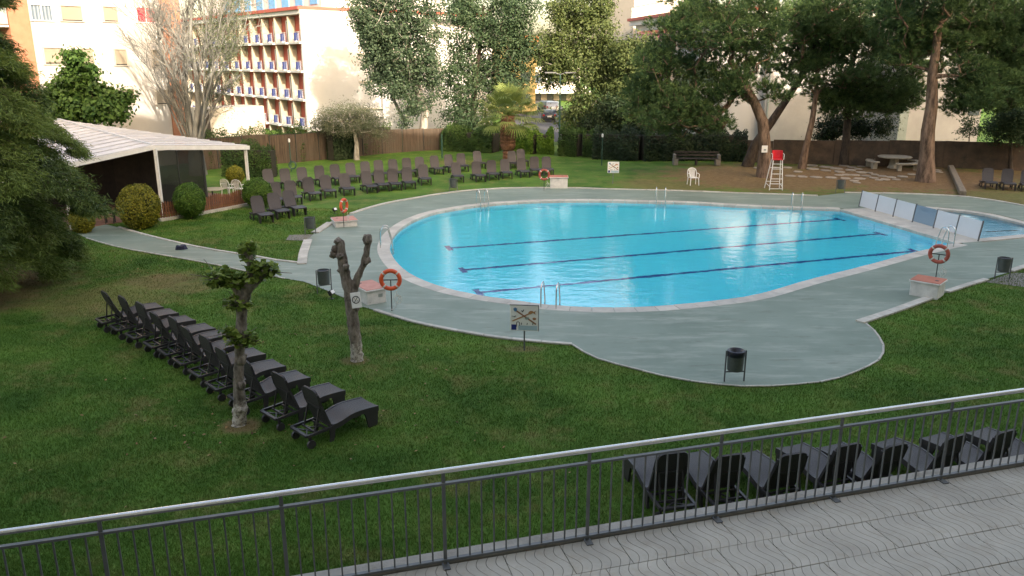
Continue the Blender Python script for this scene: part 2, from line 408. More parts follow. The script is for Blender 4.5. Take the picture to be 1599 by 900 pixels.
M['divider'] = mat('beige_divider', (0.36, 0.33, 0.265), (0.32, 0.29, 0.235), 0.8, 1.0)
M['orange_brick'] = mat('orange_brick', (0.36, 0.16, 0.095), (0.30, 0.13, 0.075), 0.85, 2.5, bmp=0.3)
M['terracotta'] = mat('terracotta_red', (0.42, 0.09, 0.065), (0.34, 0.075, 0.055), 0.75, 1.0)
M['yellow'] = mat('yellow_stucco', (0.46, 0.35, 0.15), (0.42, 0.31, 0.13), 0.8, 0.6)
M['awning_orange'] = mat('orange_awning', (0.50, 0.19, 0.07), None, 0.7)
M['blue_panel'] = mat('blue_balcony_panel', (0.035, 0.055, 0.26), (0.028, 0.045, 0.22), 0.5, 3)
M['sky_blue'] = mat('blue_shutter', (0.12, 0.36, 0.62), None, 0.6, 2)
M['glass'] = mat('window_glass', (0.10, 0.13, 0.15), (0.05, 0.065, 0.08), 0.08, 2.0)
M['dark'] = mat('dark_opening', (0.02, 0.02, 0.022), None, 0.8)
M['shutter'] = striped_mat('roller_shutter', (0.24, 0.205, 0.155), (0.30, 0.26, 0.20), 16, 2)
M['curtain'] = striped_mat('blue_curtain', (0.08, 0.115, 0.15), (0.17, 0.21, 0.24), 5, 0)
M['red_curtain'] = mat('red_curtain', (0.48, 0.02, 0.035), (0.36, 0.015, 0.03), 0.8, 4)
M['asphalt'] = mat('asphalt', (0.075, 0.073, 0.072), (0.05, 0.05, 0.05), 0.85, 2, bmp=0.2)
M['roof_white'] = mat('white_roof_sheet', (0.56, 0.56, 0.57), (0.47, 0.47, 0.48), 0.55, 1.5, rnd=0.07, stain=((0.34, 0.34, 0.35), 1.5, 0.58))
M['tinted'] = glass_mat('tinted_plastic_screen', (0.13, 0.14, 0.13), 0.86, 0.12)
M['terracotta_floor'] = mat('terracotta_floor', (0.20, 0.10, 0.07), (0.15, 0.075, 0.055), 0.8, 3)
M['cream_top'] = mat('cream_table_top', (0.42, 0.38, 0.28), None, 0.6)
M['dark_interior'] = mat('dark_interior_board', (0.05, 0.032, 0.024), (0.03, 0.02, 0.016), 0.8, 4, rnd=0.2)  # low wall, and added boards whose dark colour stands for the pavilion's inner shade
M['green_paint'] = mat('green_painted_steel', (0.02, 0.075, 0.06), (0.016, 0.06, 0.048), 0.5, 4)
M['car_dark'] = mat('dark_car_paint', (0.035, 0.037, 0.04), None, 0.25)
M['car_silver'] = mat('silver_car_paint', (0.40, 0.42, 0.43), None, 0.3, metal=0.3)
M['car_green'] = mat('grey_green_car_paint', (0.13, 0.17, 0.16), None, 0.3)
M['rubber'] = mat('rubber', (0.02, 0.02, 0.02), None, 0.8)
M['lampred'] = mat('tail_lamp', (0.4, 0.01, 0.01), None, 0.3)
M['bluecloth'] = mat('dark_blue_cloth', (0.012, 0.016, 0.045), None, 0.8, 6)
# foliage
M['pine_n'] = leaf_mat('pine_needles', (0.030, 0.070, 0.028), (0.125, 0.205, 0.070), 0.25)
M['cedar_n'] = leaf_mat('cedar_needles', (0.018, 0.044, 0.014), (0.150, 0.215, 0.050), 0.2)
M['poplar_l'] = leaf_mat('poplar_leaves', (0.044, 0.082, 0.046), (0.095, 0.145, 0.082), 0.4)
M['dark_l'] = leaf_mat('elm_leaves', (0.034, 0.072, 0.038), (0.076, 0.125, 0.060), 0.4)
M['yellow_l'] = leaf_mat('locust_leaves', (0.058, 0.094, 0.030), (0.125, 0.160, 0.060), 0.4)
M['fig_l'] = leaf_mat('fig_leaves', (0.026, 0.072, 0.016), (0.085, 0.160, 0.035), 0.3)
M['olive_l'] = leaf_mat('olive_leaves', (0.080, 0.100, 0.060), (0.155, 0.175, 0.105), 0.25)
M['hedge_l'] = leaf_mat('hedge_leaves', (0.022, 0.060, 0.016), (0.070, 0.130, 0.030), 0.25)
M['hedge_bright'] = leaf_mat('laurel_leaves', (0.050, 0.130, 0.018), (0.150, 0.270, 0.035), 0.35)
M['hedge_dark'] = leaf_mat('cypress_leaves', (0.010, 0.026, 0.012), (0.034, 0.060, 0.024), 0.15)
M['ball_yellow'] = leaf_mat('golden_thuja_leaves', (0.100, 0.120, 0.018), (0.31, 0.28, 0.035), 0.25)
M['ball_green'] = leaf_mat('box_leaves', (0.036, 0.100, 0.018), (0.130, 0.235, 0.038), 0.25)
M['plane_l'] = leaf_mat('plane_leaves', (0.070, 0.125, 0.022), (0.250, 0.330, 0.070), 0.35)
M['palm_l'] = leaf_mat('palm_fronds', (0.13, 0.19, 0.055), (0.28, 0.33, 0.11), 0.3)
M['pale_l'] = leaf_mat('young_leaves', (0.085, 0.115, 0.062), (0.150, 0.180, 0.100), 0.3)
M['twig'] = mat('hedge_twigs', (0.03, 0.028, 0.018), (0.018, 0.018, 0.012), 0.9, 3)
M['pine_bark'] = bark_mat('pine_bark', (0.060, 0.042, 0.032), (0.27, 0.185, 0.135), 5, 0.22)
M['grey_bark'] = bark_mat('grey_bark', (0.16, 0.145, 0.125), (0.38, 0.36, 0.32), 5, 0.3, bmp=0.4)
M['bare_bark'] = bark_mat('pale_bare_bark', (0.115, 0.117, 0.108), (0.26, 0.26, 0.24), 3, 0.25, bmp=0.4)
M['dark_bark'] = bark_mat('dark_bark', (0.030, 0.024, 0.020), (0.085, 0.068, 0.055), 5, 0.3)
M['plane_bark'] = bark_mat('pollard_bark', (0.075, 0.060, 0.050), (0.275, 0.235, 0.200), 9, 0.45, white=(1.0, (0.50, 0.46, 0.40)))
M['palm_bark'] = bark_mat('palm_bark', (0.085, 0.045, 0.03), (0.25, 0.13, 0.085), 7, 1.0)

# ------------------------------------------------------------------ outlines of the pool and deck
inner_px = [(1313, 327.7), (1226, 325), (1150, 322), (1077, 317.5), (1001, 315.6), (925.6, 314), (850, 314.8), (800, 317), (755, 320.5), (722.5, 325), (680, 332.5),
            (647.5, 343.8), (625, 357.5), (612.5, 371), (607.5, 386), (610, 398), (620, 412.5), (637.5, 427.5), (662.5, 440), (700, 452.5), (750, 463), (800, 470),
            (850, 477), (905, 481), (960, 482), (1030, 479.5), (1105, 472.5), (1180, 462), (1262, 438.7), (1318.5, 424.6), (1374.7, 410), (1424, 396.5), (1494, 380.5)]
inner = spline([at(*p) for p in inner_px], 5)            # counter-clockwise from above, open on the straight side
side = [inner[-1].lerp(inner[0], i / 12) for i in range(1, 12)]
inner_all = inner + side
def ccw(P): return sum(a.x * b.y - b.x * a.y for a, b in zip(P, P[1:] + P[:1])) > 0
if not ccw(inner_all): inner_all.reverse(); inner.reverse()
outer_all = offset(inner_all, -0.46)
hole_all = offset(inner_all, -0.20)
wade_px = [(1424, 322.5), (1462, 324.8), (1500, 328.3), (1545.6, 334.5), (1599, 347), (1650, 360), (1655, 366), (1599, 371.5), (1536, 377.5)]
wade = spline([at(*p) for p in wade_px], 5)
wside = [wade[-1].lerp(wade[0], i / 8) for i in range(1, 8)]
wade_all = wade + wside
if not ccw(wade_all): wade_all.reverse()
wade_hole = offset(wade_all, -0.12)
deck_px_near = [(135, 372.5), (187.5, 387.5), (275, 403), (335, 414), (386.7, 425), (445, 436), (475, 441), (511, 455), (539, 467), (560, 478.5), (585, 485.5), (607.5, 492.5),
                (650, 505), (700, 515.5), (760, 526), (818, 533), (893, 539), (912, 551), (940, 563.7), (992.5, 577.5), (1055, 592.5), (1125, 602), (1180, 605), (1234, 602),
                (1276, 598.5), (1313, 590.6), (1346.6, 577), (1372, 563.4), (1380, 548), (1377.5, 536.7), (1366, 518.5), (1352, 506.4), (1400, 488), (1447.7, 470), (1478.6, 457.5), (1537.5, 438),
                (1580, 425), (1640, 406), (1760, 370)]
deck_px_far = [(1760, 352), (1680, 340), (1599, 322.4), (1545.6, 313.3), (1506, 308), (1451, 305), (1394.5, 303), (1319, 302), (1277, 306.8), (1220, 304.6), (1150, 302.6), (1086, 299.8), (1025.7, 298.2),
               (956, 296.3), (891.6, 294.5), (845, 294.3), (790, 294.8), (744.6, 297.5), (707.5, 301), (680, 305), (645, 311), (607.5, 317.5), (570, 327.5), (548, 335),
               (515, 347.5), (490, 366), (476, 378), (470, 412), (440, 409), (395, 401), (325, 390), (250, 373.7), (185, 356), (160, 350), (120, 366)]
near_w = [at(*p) for p in deck_px_near]; far_w = [at(*p) for p in deck_px_far]
deck_poly = near_w + far_w
rail_e = Vector((0.9607, 0.2775, 0)); rail_n = Vector((-0.2775, 0.9607, 0))
ZT = 2.25
railP = at(916.6, 844, ZT)
def onrail(t, n=0.0, z=0.0): return railP + rail_e * t + rail_n * n + Vector((0, 0, z))

# ------------------------------------------------------------------ ground, deck, pool
big = [(-900, -400), (900, -400), (900, 1500), (-900, 1500)]
lawn = sheet('lawn', big, 0.0, M['lawn'], [hole_all, wade_hole])
deck = sheet('pool_deck', deck_poly, 0.022, M['deck'], [hole_all, wade_hole])
ZF = -1.35
def basin(name, outline, zf, tile):
    m = MB(); n = len(outline); V = [(p.x, p.y, 0.02) for p in outline] + [(p.x, p.y, zf) for p in outline]
    m.add(V, [(i, (i + 1) % n, n + (i + 1) % n, n + i) for i in range(n)])
    tri = tessellate_polygon([[Vector((p.x, p.y, 0)) for p in outline]])
    m.add([(p.x, p.y, zf) for p in outline], [tuple(t) for t in tri])
    o = m.build(name, tile); o['kind'] = 'structure'; return o
pool = basin('swimming_pool', inner_all, ZF, M['tile'])
wading = basin('wading_pool', wade_all, -0.45, M['tile_small'])
def water(name, outline, z):
    o = sheet(name, outline, z, M['water']); return o
water('pool_water', offset(inner_all, -0.01), -0.085)
water('wading_water', offset(wade_all, -0.01), -0.07)
# stones along a line
def stones(name, line, wd, h, m, parent, step, z0=0.02, gap=0.012, closed=False, rng=random.Random(3), side=0.0):
    P = resample(line, step, closed); n = len(P)
    for i in range(n if closed else n - 1):
        a, b = P[i], P[(i + 1) % n]
        d = (b - a); L = d.length; d.normalize(); nn = Vector((-d.y, d.x, 0)); c = (a + b) / 2 + nn * side
        k = MB(); hh = h + rng.uniform(-0.004, 0.004)
        k.box((0, 0, hh / 2), (L - gap, wd, hh))
        o = k.build(name, m, None, bevel=0.008)
        o.parent = parent; o.location = (c.x, c.y, z0); o.rotation_euler = (0, 0, math.atan2(d.y, d.x))
# coping: wedge-shaped stones following the curve
def coping(line_in, line_out, parent, rng, z=0.028):
    n = len(line_in)
    for i in range(n - 1):
        a, b, c, d = line_in[i], line_in[i + 1], line_out[i + 1], line_out[i]
        ctr = (a + b + c + d) / 4
        pl = [ctr + (p - ctr) * 0.985 - ctr for p in (a, b, c, d)]
        k = MB(); k.prism(pl, -0.13, z + rng.uniform(-0.003, 0.003))
        o = k.build('coping_stone', M['coping'], parent, bevel=0.008); o.location = (ctr.x, ctr.y, 0)
rg = random.Random(5)
ci = resample(inner, 0.62); co = offset(ci, -0.46, closed=False); ci = offset(ci, 0.035, closed=False)
coping(ci, co, pool, rg)
si = [inner[-1].lerp(inner[0], i / 17) for i in range(18)]
so_ = offset(si, -0.46, closed=False)
so_[0] = si[0] + (so_[1] - so_[0]).normalized() * 0 + (so_[0] - si[0]); coping(offset(si, 0.035, closed=False), so_, pool, rg)
wi = resample(wade, 0.6); wo = offset(wi, -0.42, closed=False); wi = offset(wi, 0.03, closed=False)
coping(wi, wo, wading, rg, 0.032)
# pale slab between the two pools
div = [so_[0], so_[-1], at(1419, 321), at(1532, 380)]
dm = MB(); dm.prism([so_[0] + (si[0] - so_[0]) * 0.02, so_[-1], wade_all[0] + (wade_all[0] - wade_all[3]).normalized() * 0.0, wade[-1]] if False else
                    [Vector((p.x, p.y, 0)) for p in (so_[0], so_[-1], wade[0], wade[-1])], -0.12, 0.0255)
dv = dm.build('pool_divider', M['concrete']); dv['kind'] = 'structure'
# lane lines on the floor
def lane(a, b, wpx, m, parent, zf, tee=True):
    A = atW(*a, zf); B = atW(*b, zf); k = MB(); d = (B - A).normalized(); s = Vector((-d.y, d.x, 0))
    k.beam(A + Vector((0, 0, 0.004)), B + Vector((0, 0, 0.004)), wpx, 0.008)
    if tee:
        for e, sg in ((A, -1), (B, 1)):
            c = e + d * sg * (wpx / 2 + 0.002) + Vector((0, 0, 0.004)); k.beam(c - s * 0.38, c + s * 0.38, wpx, 0.008)
    k.build('lane_line', m, parent)
lane((705, 388), (1308, 343.5), 0.21, M['lane'], pool, ZF)
lane((727, 422), (1372, 366), 0.21, M['lane'], pool, ZF)
lane((752, 457), (1427, 393), 0.21, M['lane'], pool, ZF)
lane((1540, 363), (1590, 361), 0.16, M['lane_grey'], wading, -0.45, False)
# kerbs
def px(*pts): return [at(u, v) for u, v in pts]
def N_(i0, i1): return near_w[i0:i1]
stones('kerb_stone', spline(N_(0, 6), 4), 0.07, 0.035, M['kerb'], deck, 1.2, 0.005)
stones('kerb_stone', spline(far_w[27:33], 4), 0.13, 0.05, M['kerb'], deck, 1.1, 0.005)
stones('kerb_stone', px((471.5, 414), (474, 396), (481, 376)), 0.34, 0.06, M['kerb'], deck, 0.9, 0.005)
stones('kerb_stone', px((492, 365), (516, 349)), 0.34, 0.06, M['kerb'], deck, 0.9, 0.005)
stones('kerb_stone', spline(far_w[8:24], 4), 0.19, 0.06, M['kerb'], deck, 1.0, 0.005)
stones('kerb_stone', spline(far_w[0:8], 4), 0.19, 0.06, M['kerb'], deck, 1.0, 0.005)
stones('kerb_stone', spline(N_(10, 17), 4), 0.13, 0.05, M['kerb'], deck, 0.8, 0.005)
stones('kerb_stone', spline(N_(16, 32), 4), 0.055, 0.035, M['kerb'], deck, 0.6, 0.005)
stones('kerb_stone', px((1342, 505), (1400, 486), (1452, 466.5)), 0.26, 0.06, M['kerb'], deck, 0.8, 0.006)
stones('kerb_stone', px((1478, 457.5), (1510, 447), (1540, 438)), 0.20, 0.06, M['kerb'], deck, 0.8, 0.006)
stones('kerb_stone', px((1578, 425), (1620, 411), (1680, 392)), 0.22, 0.06, M['kerb'], deck, 0.8, 0.006)
sheet('paved_pad', px((1537, 441), (1580, 427), (1700, 425), (1700, 470), (1600, 449)), 0.012, M['pad'])
sheet('paved_pad', px((446, 376), (452, 368), (489, 367), (479, 377)), 0.026, M['pad'])

# ------------------------------------------------------------------ terrace and the hotel block the photograph is taken from
t0, t1 = -9.0, 14.0
tm = MB()
def rp(t, n, z): p = onrail(t, n); return Vector((p.x, p.y, z))
poly = [rp(t0, 0.10, 0), rp(t1, 0.10, 0), rp(t1, -9, 0), rp(t0, -9, 0)]
tm.prism(poly, -0.05, ZT - 0.028)
terrace = tm.build('terrace', M['groundbase']); terrace['kind'] = 'structure'
em = MB(); em.prism([rp(t0, 0.20, 0), rp(t1, 0.20, 0), rp(t1, 0.02, 0), rp(t0, 0.02, 0)], -0.1, ZT + 0.03)
edge = em.build('terrace_wall', M['edge'], None, bevel=0.01); edge['kind'] = 'structure'
rz = math.atan2(rail_e.y, rail_e.x)
pv = MB(); pv.box((0, 0, 0), (0.594, 0.494, 0.04))
pv0 = None
cnt = 0
for r in range(7):
    n0 = 0.02 - 0.26 - r * 0.5 - 0.008
    for c_ in range(-5, 17):
        t = c_ * 0.6 + (0.3 if r % 2 else 0)
        p = rp(t, n0, ZT - 0.02)
        if p.y < 3.5 or p.x < -2.5 + 0 * r or p.x > 8.5: continue
        o = pv.build('paver', M['paver'], None, bevel=0.004) if pv0 is None else pv0.copy()
        if pv0 is None: pv0 = o
        else: C.objects.link(o)
        o.parent = terrace; o.location = p + Vector((0, 0, random.Random(cnt).uniform(-0.003, 0.003))); o.rotation_euler = (0, 0, rz); cnt += 1
hb = MB(); hb.prism([rp(-45, -8.2, 0), rp(75, -8.2, 0), rp(75, -24, 0), rp(-45, -24, 0)], 0.0, 28.6)
hb_o = hb.build('hotel_block', M['stucco_cream']); hb_o['kind'] = 'structure'

# ------------------------------------------------------------------ railing
rl = thing('terrace_railing', 'grey metal railing with polished steel handrail along the terrace edge', 'railing', onrail(0))
inv = rl.location.copy()
def L_(p): return p - inv
k = MB(); k.tube([L_(onrail(t0, 0, 1.02)), L_(onrail(t1, 0, 1.02))], 0.027, 16); k.build('handrail', M['steel'], rl, smooth=True)
k = MB(); k.beam(L_(onrail(t0, 0, 0.885)), L_(onrail(t1, 0, 0.885)), 0.04, 0.022); k.build('mid_rail', M['grey_paint'], rl)
k = MB(); k.beam(L_(onrail(t0, 0, 0.055)), L_(onrail(t1, 0, 0.055)), 0.04, 0.022); k.build('bottom_rail', M['grey_paint'], rl)
BAY = 1.482
postm = balm = None
pk = MB(); pk.box((0, 0, 0.50), (0.034, 0.014, 0.99)); pk.box((0, -0.03, 0.006), (0.07, 0.13, 0.012))
bk = MB(); bk.box((0, 0, 0.47), (0.014, 0.014, 0.808))
for i in range(-6, 10):
    o = pk.build('post', M['grey_paint'], rl) if postm is None else postm.copy()
    if postm is None: postm = o
    else: C.objects.link(o); o.parent = rl
    o.location = L_(onrail(i * BAY, 0, 0.0)); o.rotation_euler = (0, 0, rz)
    for j in range(1, 12):
        o = bk.build('baluster', M['grey_paint'], rl) if balm is None else balm.copy()
        if balm is None: balm = o
        else: C.objects.link(o); o.parent = rl
        o.location = L_(onrail(i * BAY + j * BAY / 12, 0, 0.0)); o.rotation_euler = (0, 0, rz)

# ------------------------------------------------------------------ sun loungers
def lounger_proto():
    root = empty('sun_lounger')
    LX, W2 = 1.62, 0.29
    def prof(x):                                          # height of the seat line
        pts = [(0.50, 0.33), (0.66, 0.325), (0.80, 0.35), (0.94, 0.395), (1.08, 0.415), (1.25, 0.415), (1.45, 0.40), (1.62, 0.385)]
        for (x0, z0), (x1, z1) in zip(pts, pts[1:]):
            if x <= x1: return z0 + (z1 - z0) * max(0, (x - x0)) / (x1 - x0)
        return pts[-1][1]
    xs = [0.50 + (LX - 0.50) * i / 14 for i in range(15)]
    m = MB()
    ys = (-0.27, -0.15, 0, 0.15, 0.27)
    V = []
    for x in xs:
        for y in ys: V.append((x, y, prof(x) + 0.012 - 0.012 * (1 - (y / 0.27) ** 2)))
    for x in xs:
        for y in ys: V.append((x, y, prof(x) - 0.015))
    n = len(xs) * 5; Fs = []
    for i in range(14):
        for j in range(4):
            a = i * 5 + j; Fs.append((a, a + 5, a + 6, a + 1)); Fs.append((n + a, n + a + 1, n + a + 6, n + a + 5))
    for i in range(14):
        for j in (0, 4): a = i * 5 + j; Fs.append((a, a + 5, n + a + 5, n + a))
    for j in range(4):
        Fs.append((j, j + 1, n + j + 1, n + j)); a = 14 * 5 + j; Fs.append((a, a + 1, n + a + 1, n + a))
    m.add(V, Fs); m.build('seat', M['sling'], root, smooth=True)
    m = MB()                                              # frame: low rails, apron along the seat, cross bars
    for s in (-1, 1):
        y = s * W2
        m.beam((0.02, y, 0.27), (0.60, y, 0.29), 0.045, 0.05)
        P = [(0.55, 0.30)] + [(x, prof(x)) for x in xs[1:]]
        top = [(x, z + 0.02) for x, z in P]
        bot = [(1.62, 0.30), (1.52, 0.315), (1.34, 0.31), (1.28, 0.33), (1.20, 0.345), (1.0, 0.33), (0.82, 0.27), (0.70, 0.24), (0.55, 0.235)]
        m.prism(top + bot, -0.02, 0.02, M=Matrix(((1, 0, 0), (0, 0, 1), (0, 1, 0))), off=(0, y, 0))
    m.beam((0.02, -W2, 0.27), (0.02, W2, 0.27), 0.06, 0.04)
    for x, z in ((0.24, 0.265), (0.46, 0.28), (1.60, 0.36)): m.beam((x, -W2 + .022, z), (x, W2 - .022, z), 0.035, 0.03)
    m.beam((0.03, -W2 + .03, 0.255), (0.24, 0.10, 0.25), 0.025, 0.02); m.beam((0.03, W2 - .03, 0.255), (0.24, -0.10, 0.25), 0.025, 0.02)
    m.beam((0.24, -0.10, 0.25), (0.46, 0, 0.25), 0.025, 0.02); m.beam((0.24, 0.10, 0.25), (0.46, 0, 0.25), 0.025, 0.02)
    m.build('frame', M['resin'], root)
    for s in (-1, 1):
        m = MB()
        m.prism([(0.50, 0.30), (0.62, 0.30), (0.60, 0.10), (0.56, 0.0), (0.49, 0.0), (0.51, 0.12)], -0.02, 0.02, M=Matrix(((1, 0, 0), (0, 0, 1), (0, 1, 0))), off=(0, s * 0.29, 0))
        m.build('leg', M['resin'], root)
        m = MB()
        m.prism([(1.30, 0.318), (1.60, 0.312), (1.585, 0.05), (1.56, 0.0), (1.38, 0.0), (1.355, 0.09), (1.33, 0.22)], -0.02, 0.02, M=Matrix(((1, 0, 0), (0, 0, 1), (0, 1, 0))), off=(0, s * 0.286, 0))
        m.build('leg', M['resin'], root)
        m = MB(); m.beam((0.09, s * 0.26, 0.26), (0.10, s * 0.26, 0.10), 0.03, 0.05); m.build('leg', M['resin'], root)
        m = MB(); m.tube([(0.10, s * 0.262, 0.085), (0.10, s * 0.312, 0.085)], 0.085, 14); m.build('wheel', M['resin'], root)
    # backrest with rounded top corners
    m = MB(); h = 0.78; N2 = []
    outl = [(-0.255, 0.0), (0.255, 0.0), (0.262, 0.45), (0.25, h - 0.08), (0.215, h - 0.02), (0.15, h), (-0.15, h), (-0.215, h - 0.02), (-0.25, h - 0.08), (-0.262, 0.45)]
    bk_ = empty('tmp'); bpy.data.objects.remove(bk_)
    tilt = R(73)
    dx, dz = -math.cos(tilt), math.sin(tilt)
    def bp(y, t, o): return Vector((0.53 + dx * t + dz * o - 0.05 * math.sin(math.pi * min(1, t / h)) * 0.6, y, 0.335 + dz * t - dx * o))
    V = []; rows = 8; half = [(0.0, 0.255), (0.15, 0.258), (0.30, 0.262), (0.45, 0.262), (0.60, 0.258), (0.70, 0.25), (0.755, 0.225), (0.78, 0.17)]
    cols = 5
    for o in (0.018, -0.018):
        for t, hw in half:
            for j in range(cols): V.append(bp(-hw + 2 * hw * j / (cols - 1), t, o))
    Fs = []; n = rows * cols
    for i in range(rows - 1):
        for j in range(cols - 1):
            a = i * cols + j; Fs.append((a, a + 1, a + cols + 1, a + cols)); Fs.append((n + a, n + a + cols, n + a + cols + 1, n + a + 1))
        for j in (0, cols - 1): a = i * cols + j; Fs.append((a, a + cols, n + a + cols, n + a))
    for j in range(cols - 1):
        Fs.append((j, n + j, n + j + 1, j + 1)); a = (rows - 1) * cols + j; Fs.append((a, a + 1, n + a + 1, n + a))
    m.add(V, Fs); m.build('backrest', M['sling'], root, smooth=True)
    m = MB()
    for s in (-1, 1):
        m.beam(bp(s * 0.272, -0.02, 0), bp(s * 0.280, 0.46, 0), 0.03, 0.045)
        m.beam(bp(s * 0.280, 0.46, 0), bp(s * 0.262, 0.70, 0), 0.03, 0.045)
        m.beam(bp(s * 0.2, 0.40, -0.02), (0.25, s * 0.2, 0.285), 0.025, 0.025)
    m.beam(bp(-0.2, 0.40, -0.022), bp(0.2, 0.40, -0.022), 0.025, 0.025)
    m.build('back_frame', M['resin'], root)
    m = MB()
    for s in (-1, 1):
        m.tube([(0.60, s * 0.318, 0.34), (0.55, s * 0.325, 0.47), (0.50, s * 0.325, 0.49), (0.42, s * 0.322, 0.48)], 0.018, 6)
    root['tmp'] = 1
    del root['tmp']
    return root
LPROTO = lounger_proto(); used = [False]
rl_ = random.Random(11)
def lounger(x, y, ang, label, group):
    o = copy_tree(LPROTO) if used[0] else LPROTO
    used[0] = True
    o.location = (x, y, 0.0); o.rotation_euler = (0, 0, R(ang))
    tag(o, label, 'sun lounger', group)
    hinge = Vector((0.53, 0, 0.335)); rot = Matrix.Rotation(R(rl_.uniform(-6, 4)), 4, 'Y')
    for ch in o.children:
        if ch.name.split('.')[0] in ('backrest', 'back_frame'): ch.matrix_local = Matrix.Translation(hinge) @ rot @ Matrix.Translation(-hinge)
    return o
ORD = ['first', 'second', 'third', 'fourth', 'fifth', 'sixth', 'seventh', 'eighth', 'ninth', 'tenth', 'eleventh', 'twelfth', 'thirteenth', 'fourteenth', 'fifteenth', 'sixteenth', 'seventeenth', 'eighteenth']
g = 'loungers in a row on the near lawn'
left_px = [(452.7, 665.3), (406, 640), (354.4, 616.6), (319.4, 596.4), (292.5, 576.7), (267.5, 558.3), (245, 544.2), (222.5, 533.3), (194.2, 520), (170, 507.5), (148.3, 496.7)]
for i, (u, v) in enumerate(left_px):
    a = 44.5 + rl_.uniform(-1.5, 1.5); p = at(u, v, 0.30)
    q = Vector((-math.sin(R(a)), math.cos(R(a)), 0)) * 0.30
    lounger(p.x - q.x, p.y - q.y, a, 'dark lounger in the near lawn row, %s from its lower end' % ORD[i], g)
def top_place(u, v, a, label, grp, z=1.075):
    p = at(u, v, z); tx = 0.53 - math.cos(R(73)) * 0.78
    lounger(p.x - tx * math.cos(R(a)), p.y - tx * math.sin(R(a)), a, label, grp)
right_tops = [(1051.5, 707), (1138, 705.5), (1237, 705), (1323.5, 691.5), (1395, 690), (1492.5, 680.5), (1570.5, 672.5), (1644, 664)]
for i, ((u, v), a) in enumerate(zip(right_tops, (103, 105, 107, 110, 112, 116, 114, 113))):
    top_place(u, v, a, 'dark lounger just behind the terrace railing, %s from the left end of its row' % ORD[i], 'loungers in a row behind the terrace railing')
rear = [(416.8, 264.7), (443.5, 264), (470.3, 261.8), (497, 259.6), (521.5, 257.4), (546.3, 254.8), (569.4, 252.5), (590, 250.6), (612.5, 249.4), (633.8, 247.5), (654.4, 245.6), (677.5, 243.8),
        (699.5, 241.8), (719.2, 240.2), (744.6, 236.5)]
for i, (u, v) in enumerate(rear):
    top_place(u, v - 0.5, -61 - i * 1.0 + rl_.uniform(-3, 3), 'brown lounger in the rear row on the far lawn, %s counting from the pavilion' % ORD[i], 'rear row of loungers on the far lawn')
second = [(452, 282.7), (479.6, 277.7), (507, 274), (537, 271), (571, 268), (590.6, 265.6), (612, 264.4), (634.4, 262.5), (660, 257.5)]
for i, (u, v) in enumerate(second):
    top_place(u, v - 0.5, -60 - i * 1.6 + rl_.uniform(-3, 3), 'brown lounger in the front row on the far lawn, %s counting from the pavilion' % ORD[i], 'front row of loungers on the far lawn')
for i, (u, v) in enumerate([(711.6, 253.5), (743, 252.8), (766.7, 250.5), (788, 248.7), (813.4, 247.3), (834, 245), (853, 244.6)]):
    top_place(u, v, -76 - i * 1.0 + rl_.uniform(-4, 4), 'brown lounger between the litter bin and the far lifebuoy, %s from the bin' % ORD[i], 'loungers between the far bin and the far lifebuoy')
for i, (u, v) in enumerate([(798.5, 236), (812.7, 233)]):
    top_place(u, v, -78, ('brown lounger close to the palm trunk, half hidden by its neighbours' if i == 0 else 'brown lounger set farthest back, right of the palm trunk'), 'loungers next to the palm')
for (u, v), a, lb in (((400, 306), -55, 'brown lounger nearest the pavilion fence in the group of four by the round bush'), ((426, 301), -55, 'brown lounger in the middle of the front three by the round bush'),
                      ((449.3, 297), -51, 'brown lounger at the pool end of the front three by the round bush'), ((427.7, 285), -58, 'brown lounger directly behind the front three by the round bush')):
    top_place(u, v, a, lb, 'loungers beside the round bush at the pavilion')
for i, (u, v) in enumerate([(1543.7, 262.5), (1574.3, 264), (1605, 265.5)]):
    top_place(u, v, -108 - 4 * i, 'dark lounger facing the wading pool by the brown wall, %s from the log' % ORD[i], 'loungers by the brown wall')

# ------------------------------------------------------------------ litter bins
def bin_proto(bag):
    root = empty('litter_bin')
    m = MB(); m.lathe([(0.155, 0.27), (0.175, 0.28), (0.185, 0.5), (0.19, 0.72), (0.176, 0.72), (0.165, 0.5), (0.15, 0.30), (0.0, 0.30)], 20); m.lathe([(0.155, 0.27), (0.0, 0.27)], 20)
    m.build('bucket', M['bin'], root, smooth=True)
    m = MB(); m.torus((0, 0, 0.72), 0.188, 0.010, Matrix.Identity(3), 24, 6); m.build('rim', M['dark_metal'], root, smooth=True)
    for s in (-1, 1):
        m = MB(); m.beam((s * 0.225, 0, 0), (s * 0.225, 0, 0.74), 0.028, 0.028); m.beam((s * 0.225, 0, 0.62), (s * 0.18, 0, 0.62), 0.02, 0.02); m.build('post', M['grey_paint'], root)
    m = MB(); m.beam((-0.21, 0, 0.235), (0.21, 0, 0.235), 0.025, 0.025); m.build('crossbar', M['grey_paint'], root)
    if bag:
        m = MB(); m.lathe([(0.196, 0.62), (0.203, 0.66), (0.204, 0.72), (0.197, 0.745), (0.165, 0.755), (0.13, 0.72), (0.10, 0.62), (0.0, 0.55)], 22); m.build('bin_bag', M['bag'], root, smooth=True)
    else:
        m = MB(); m.lathe([(0.172, 0.70), (0.0, 0.66)], 20); m.build('hollow_shade', M['black'], root)  # black disc standing in for the shade inside the hollow bucket
    return root
BP, BPB = None, None
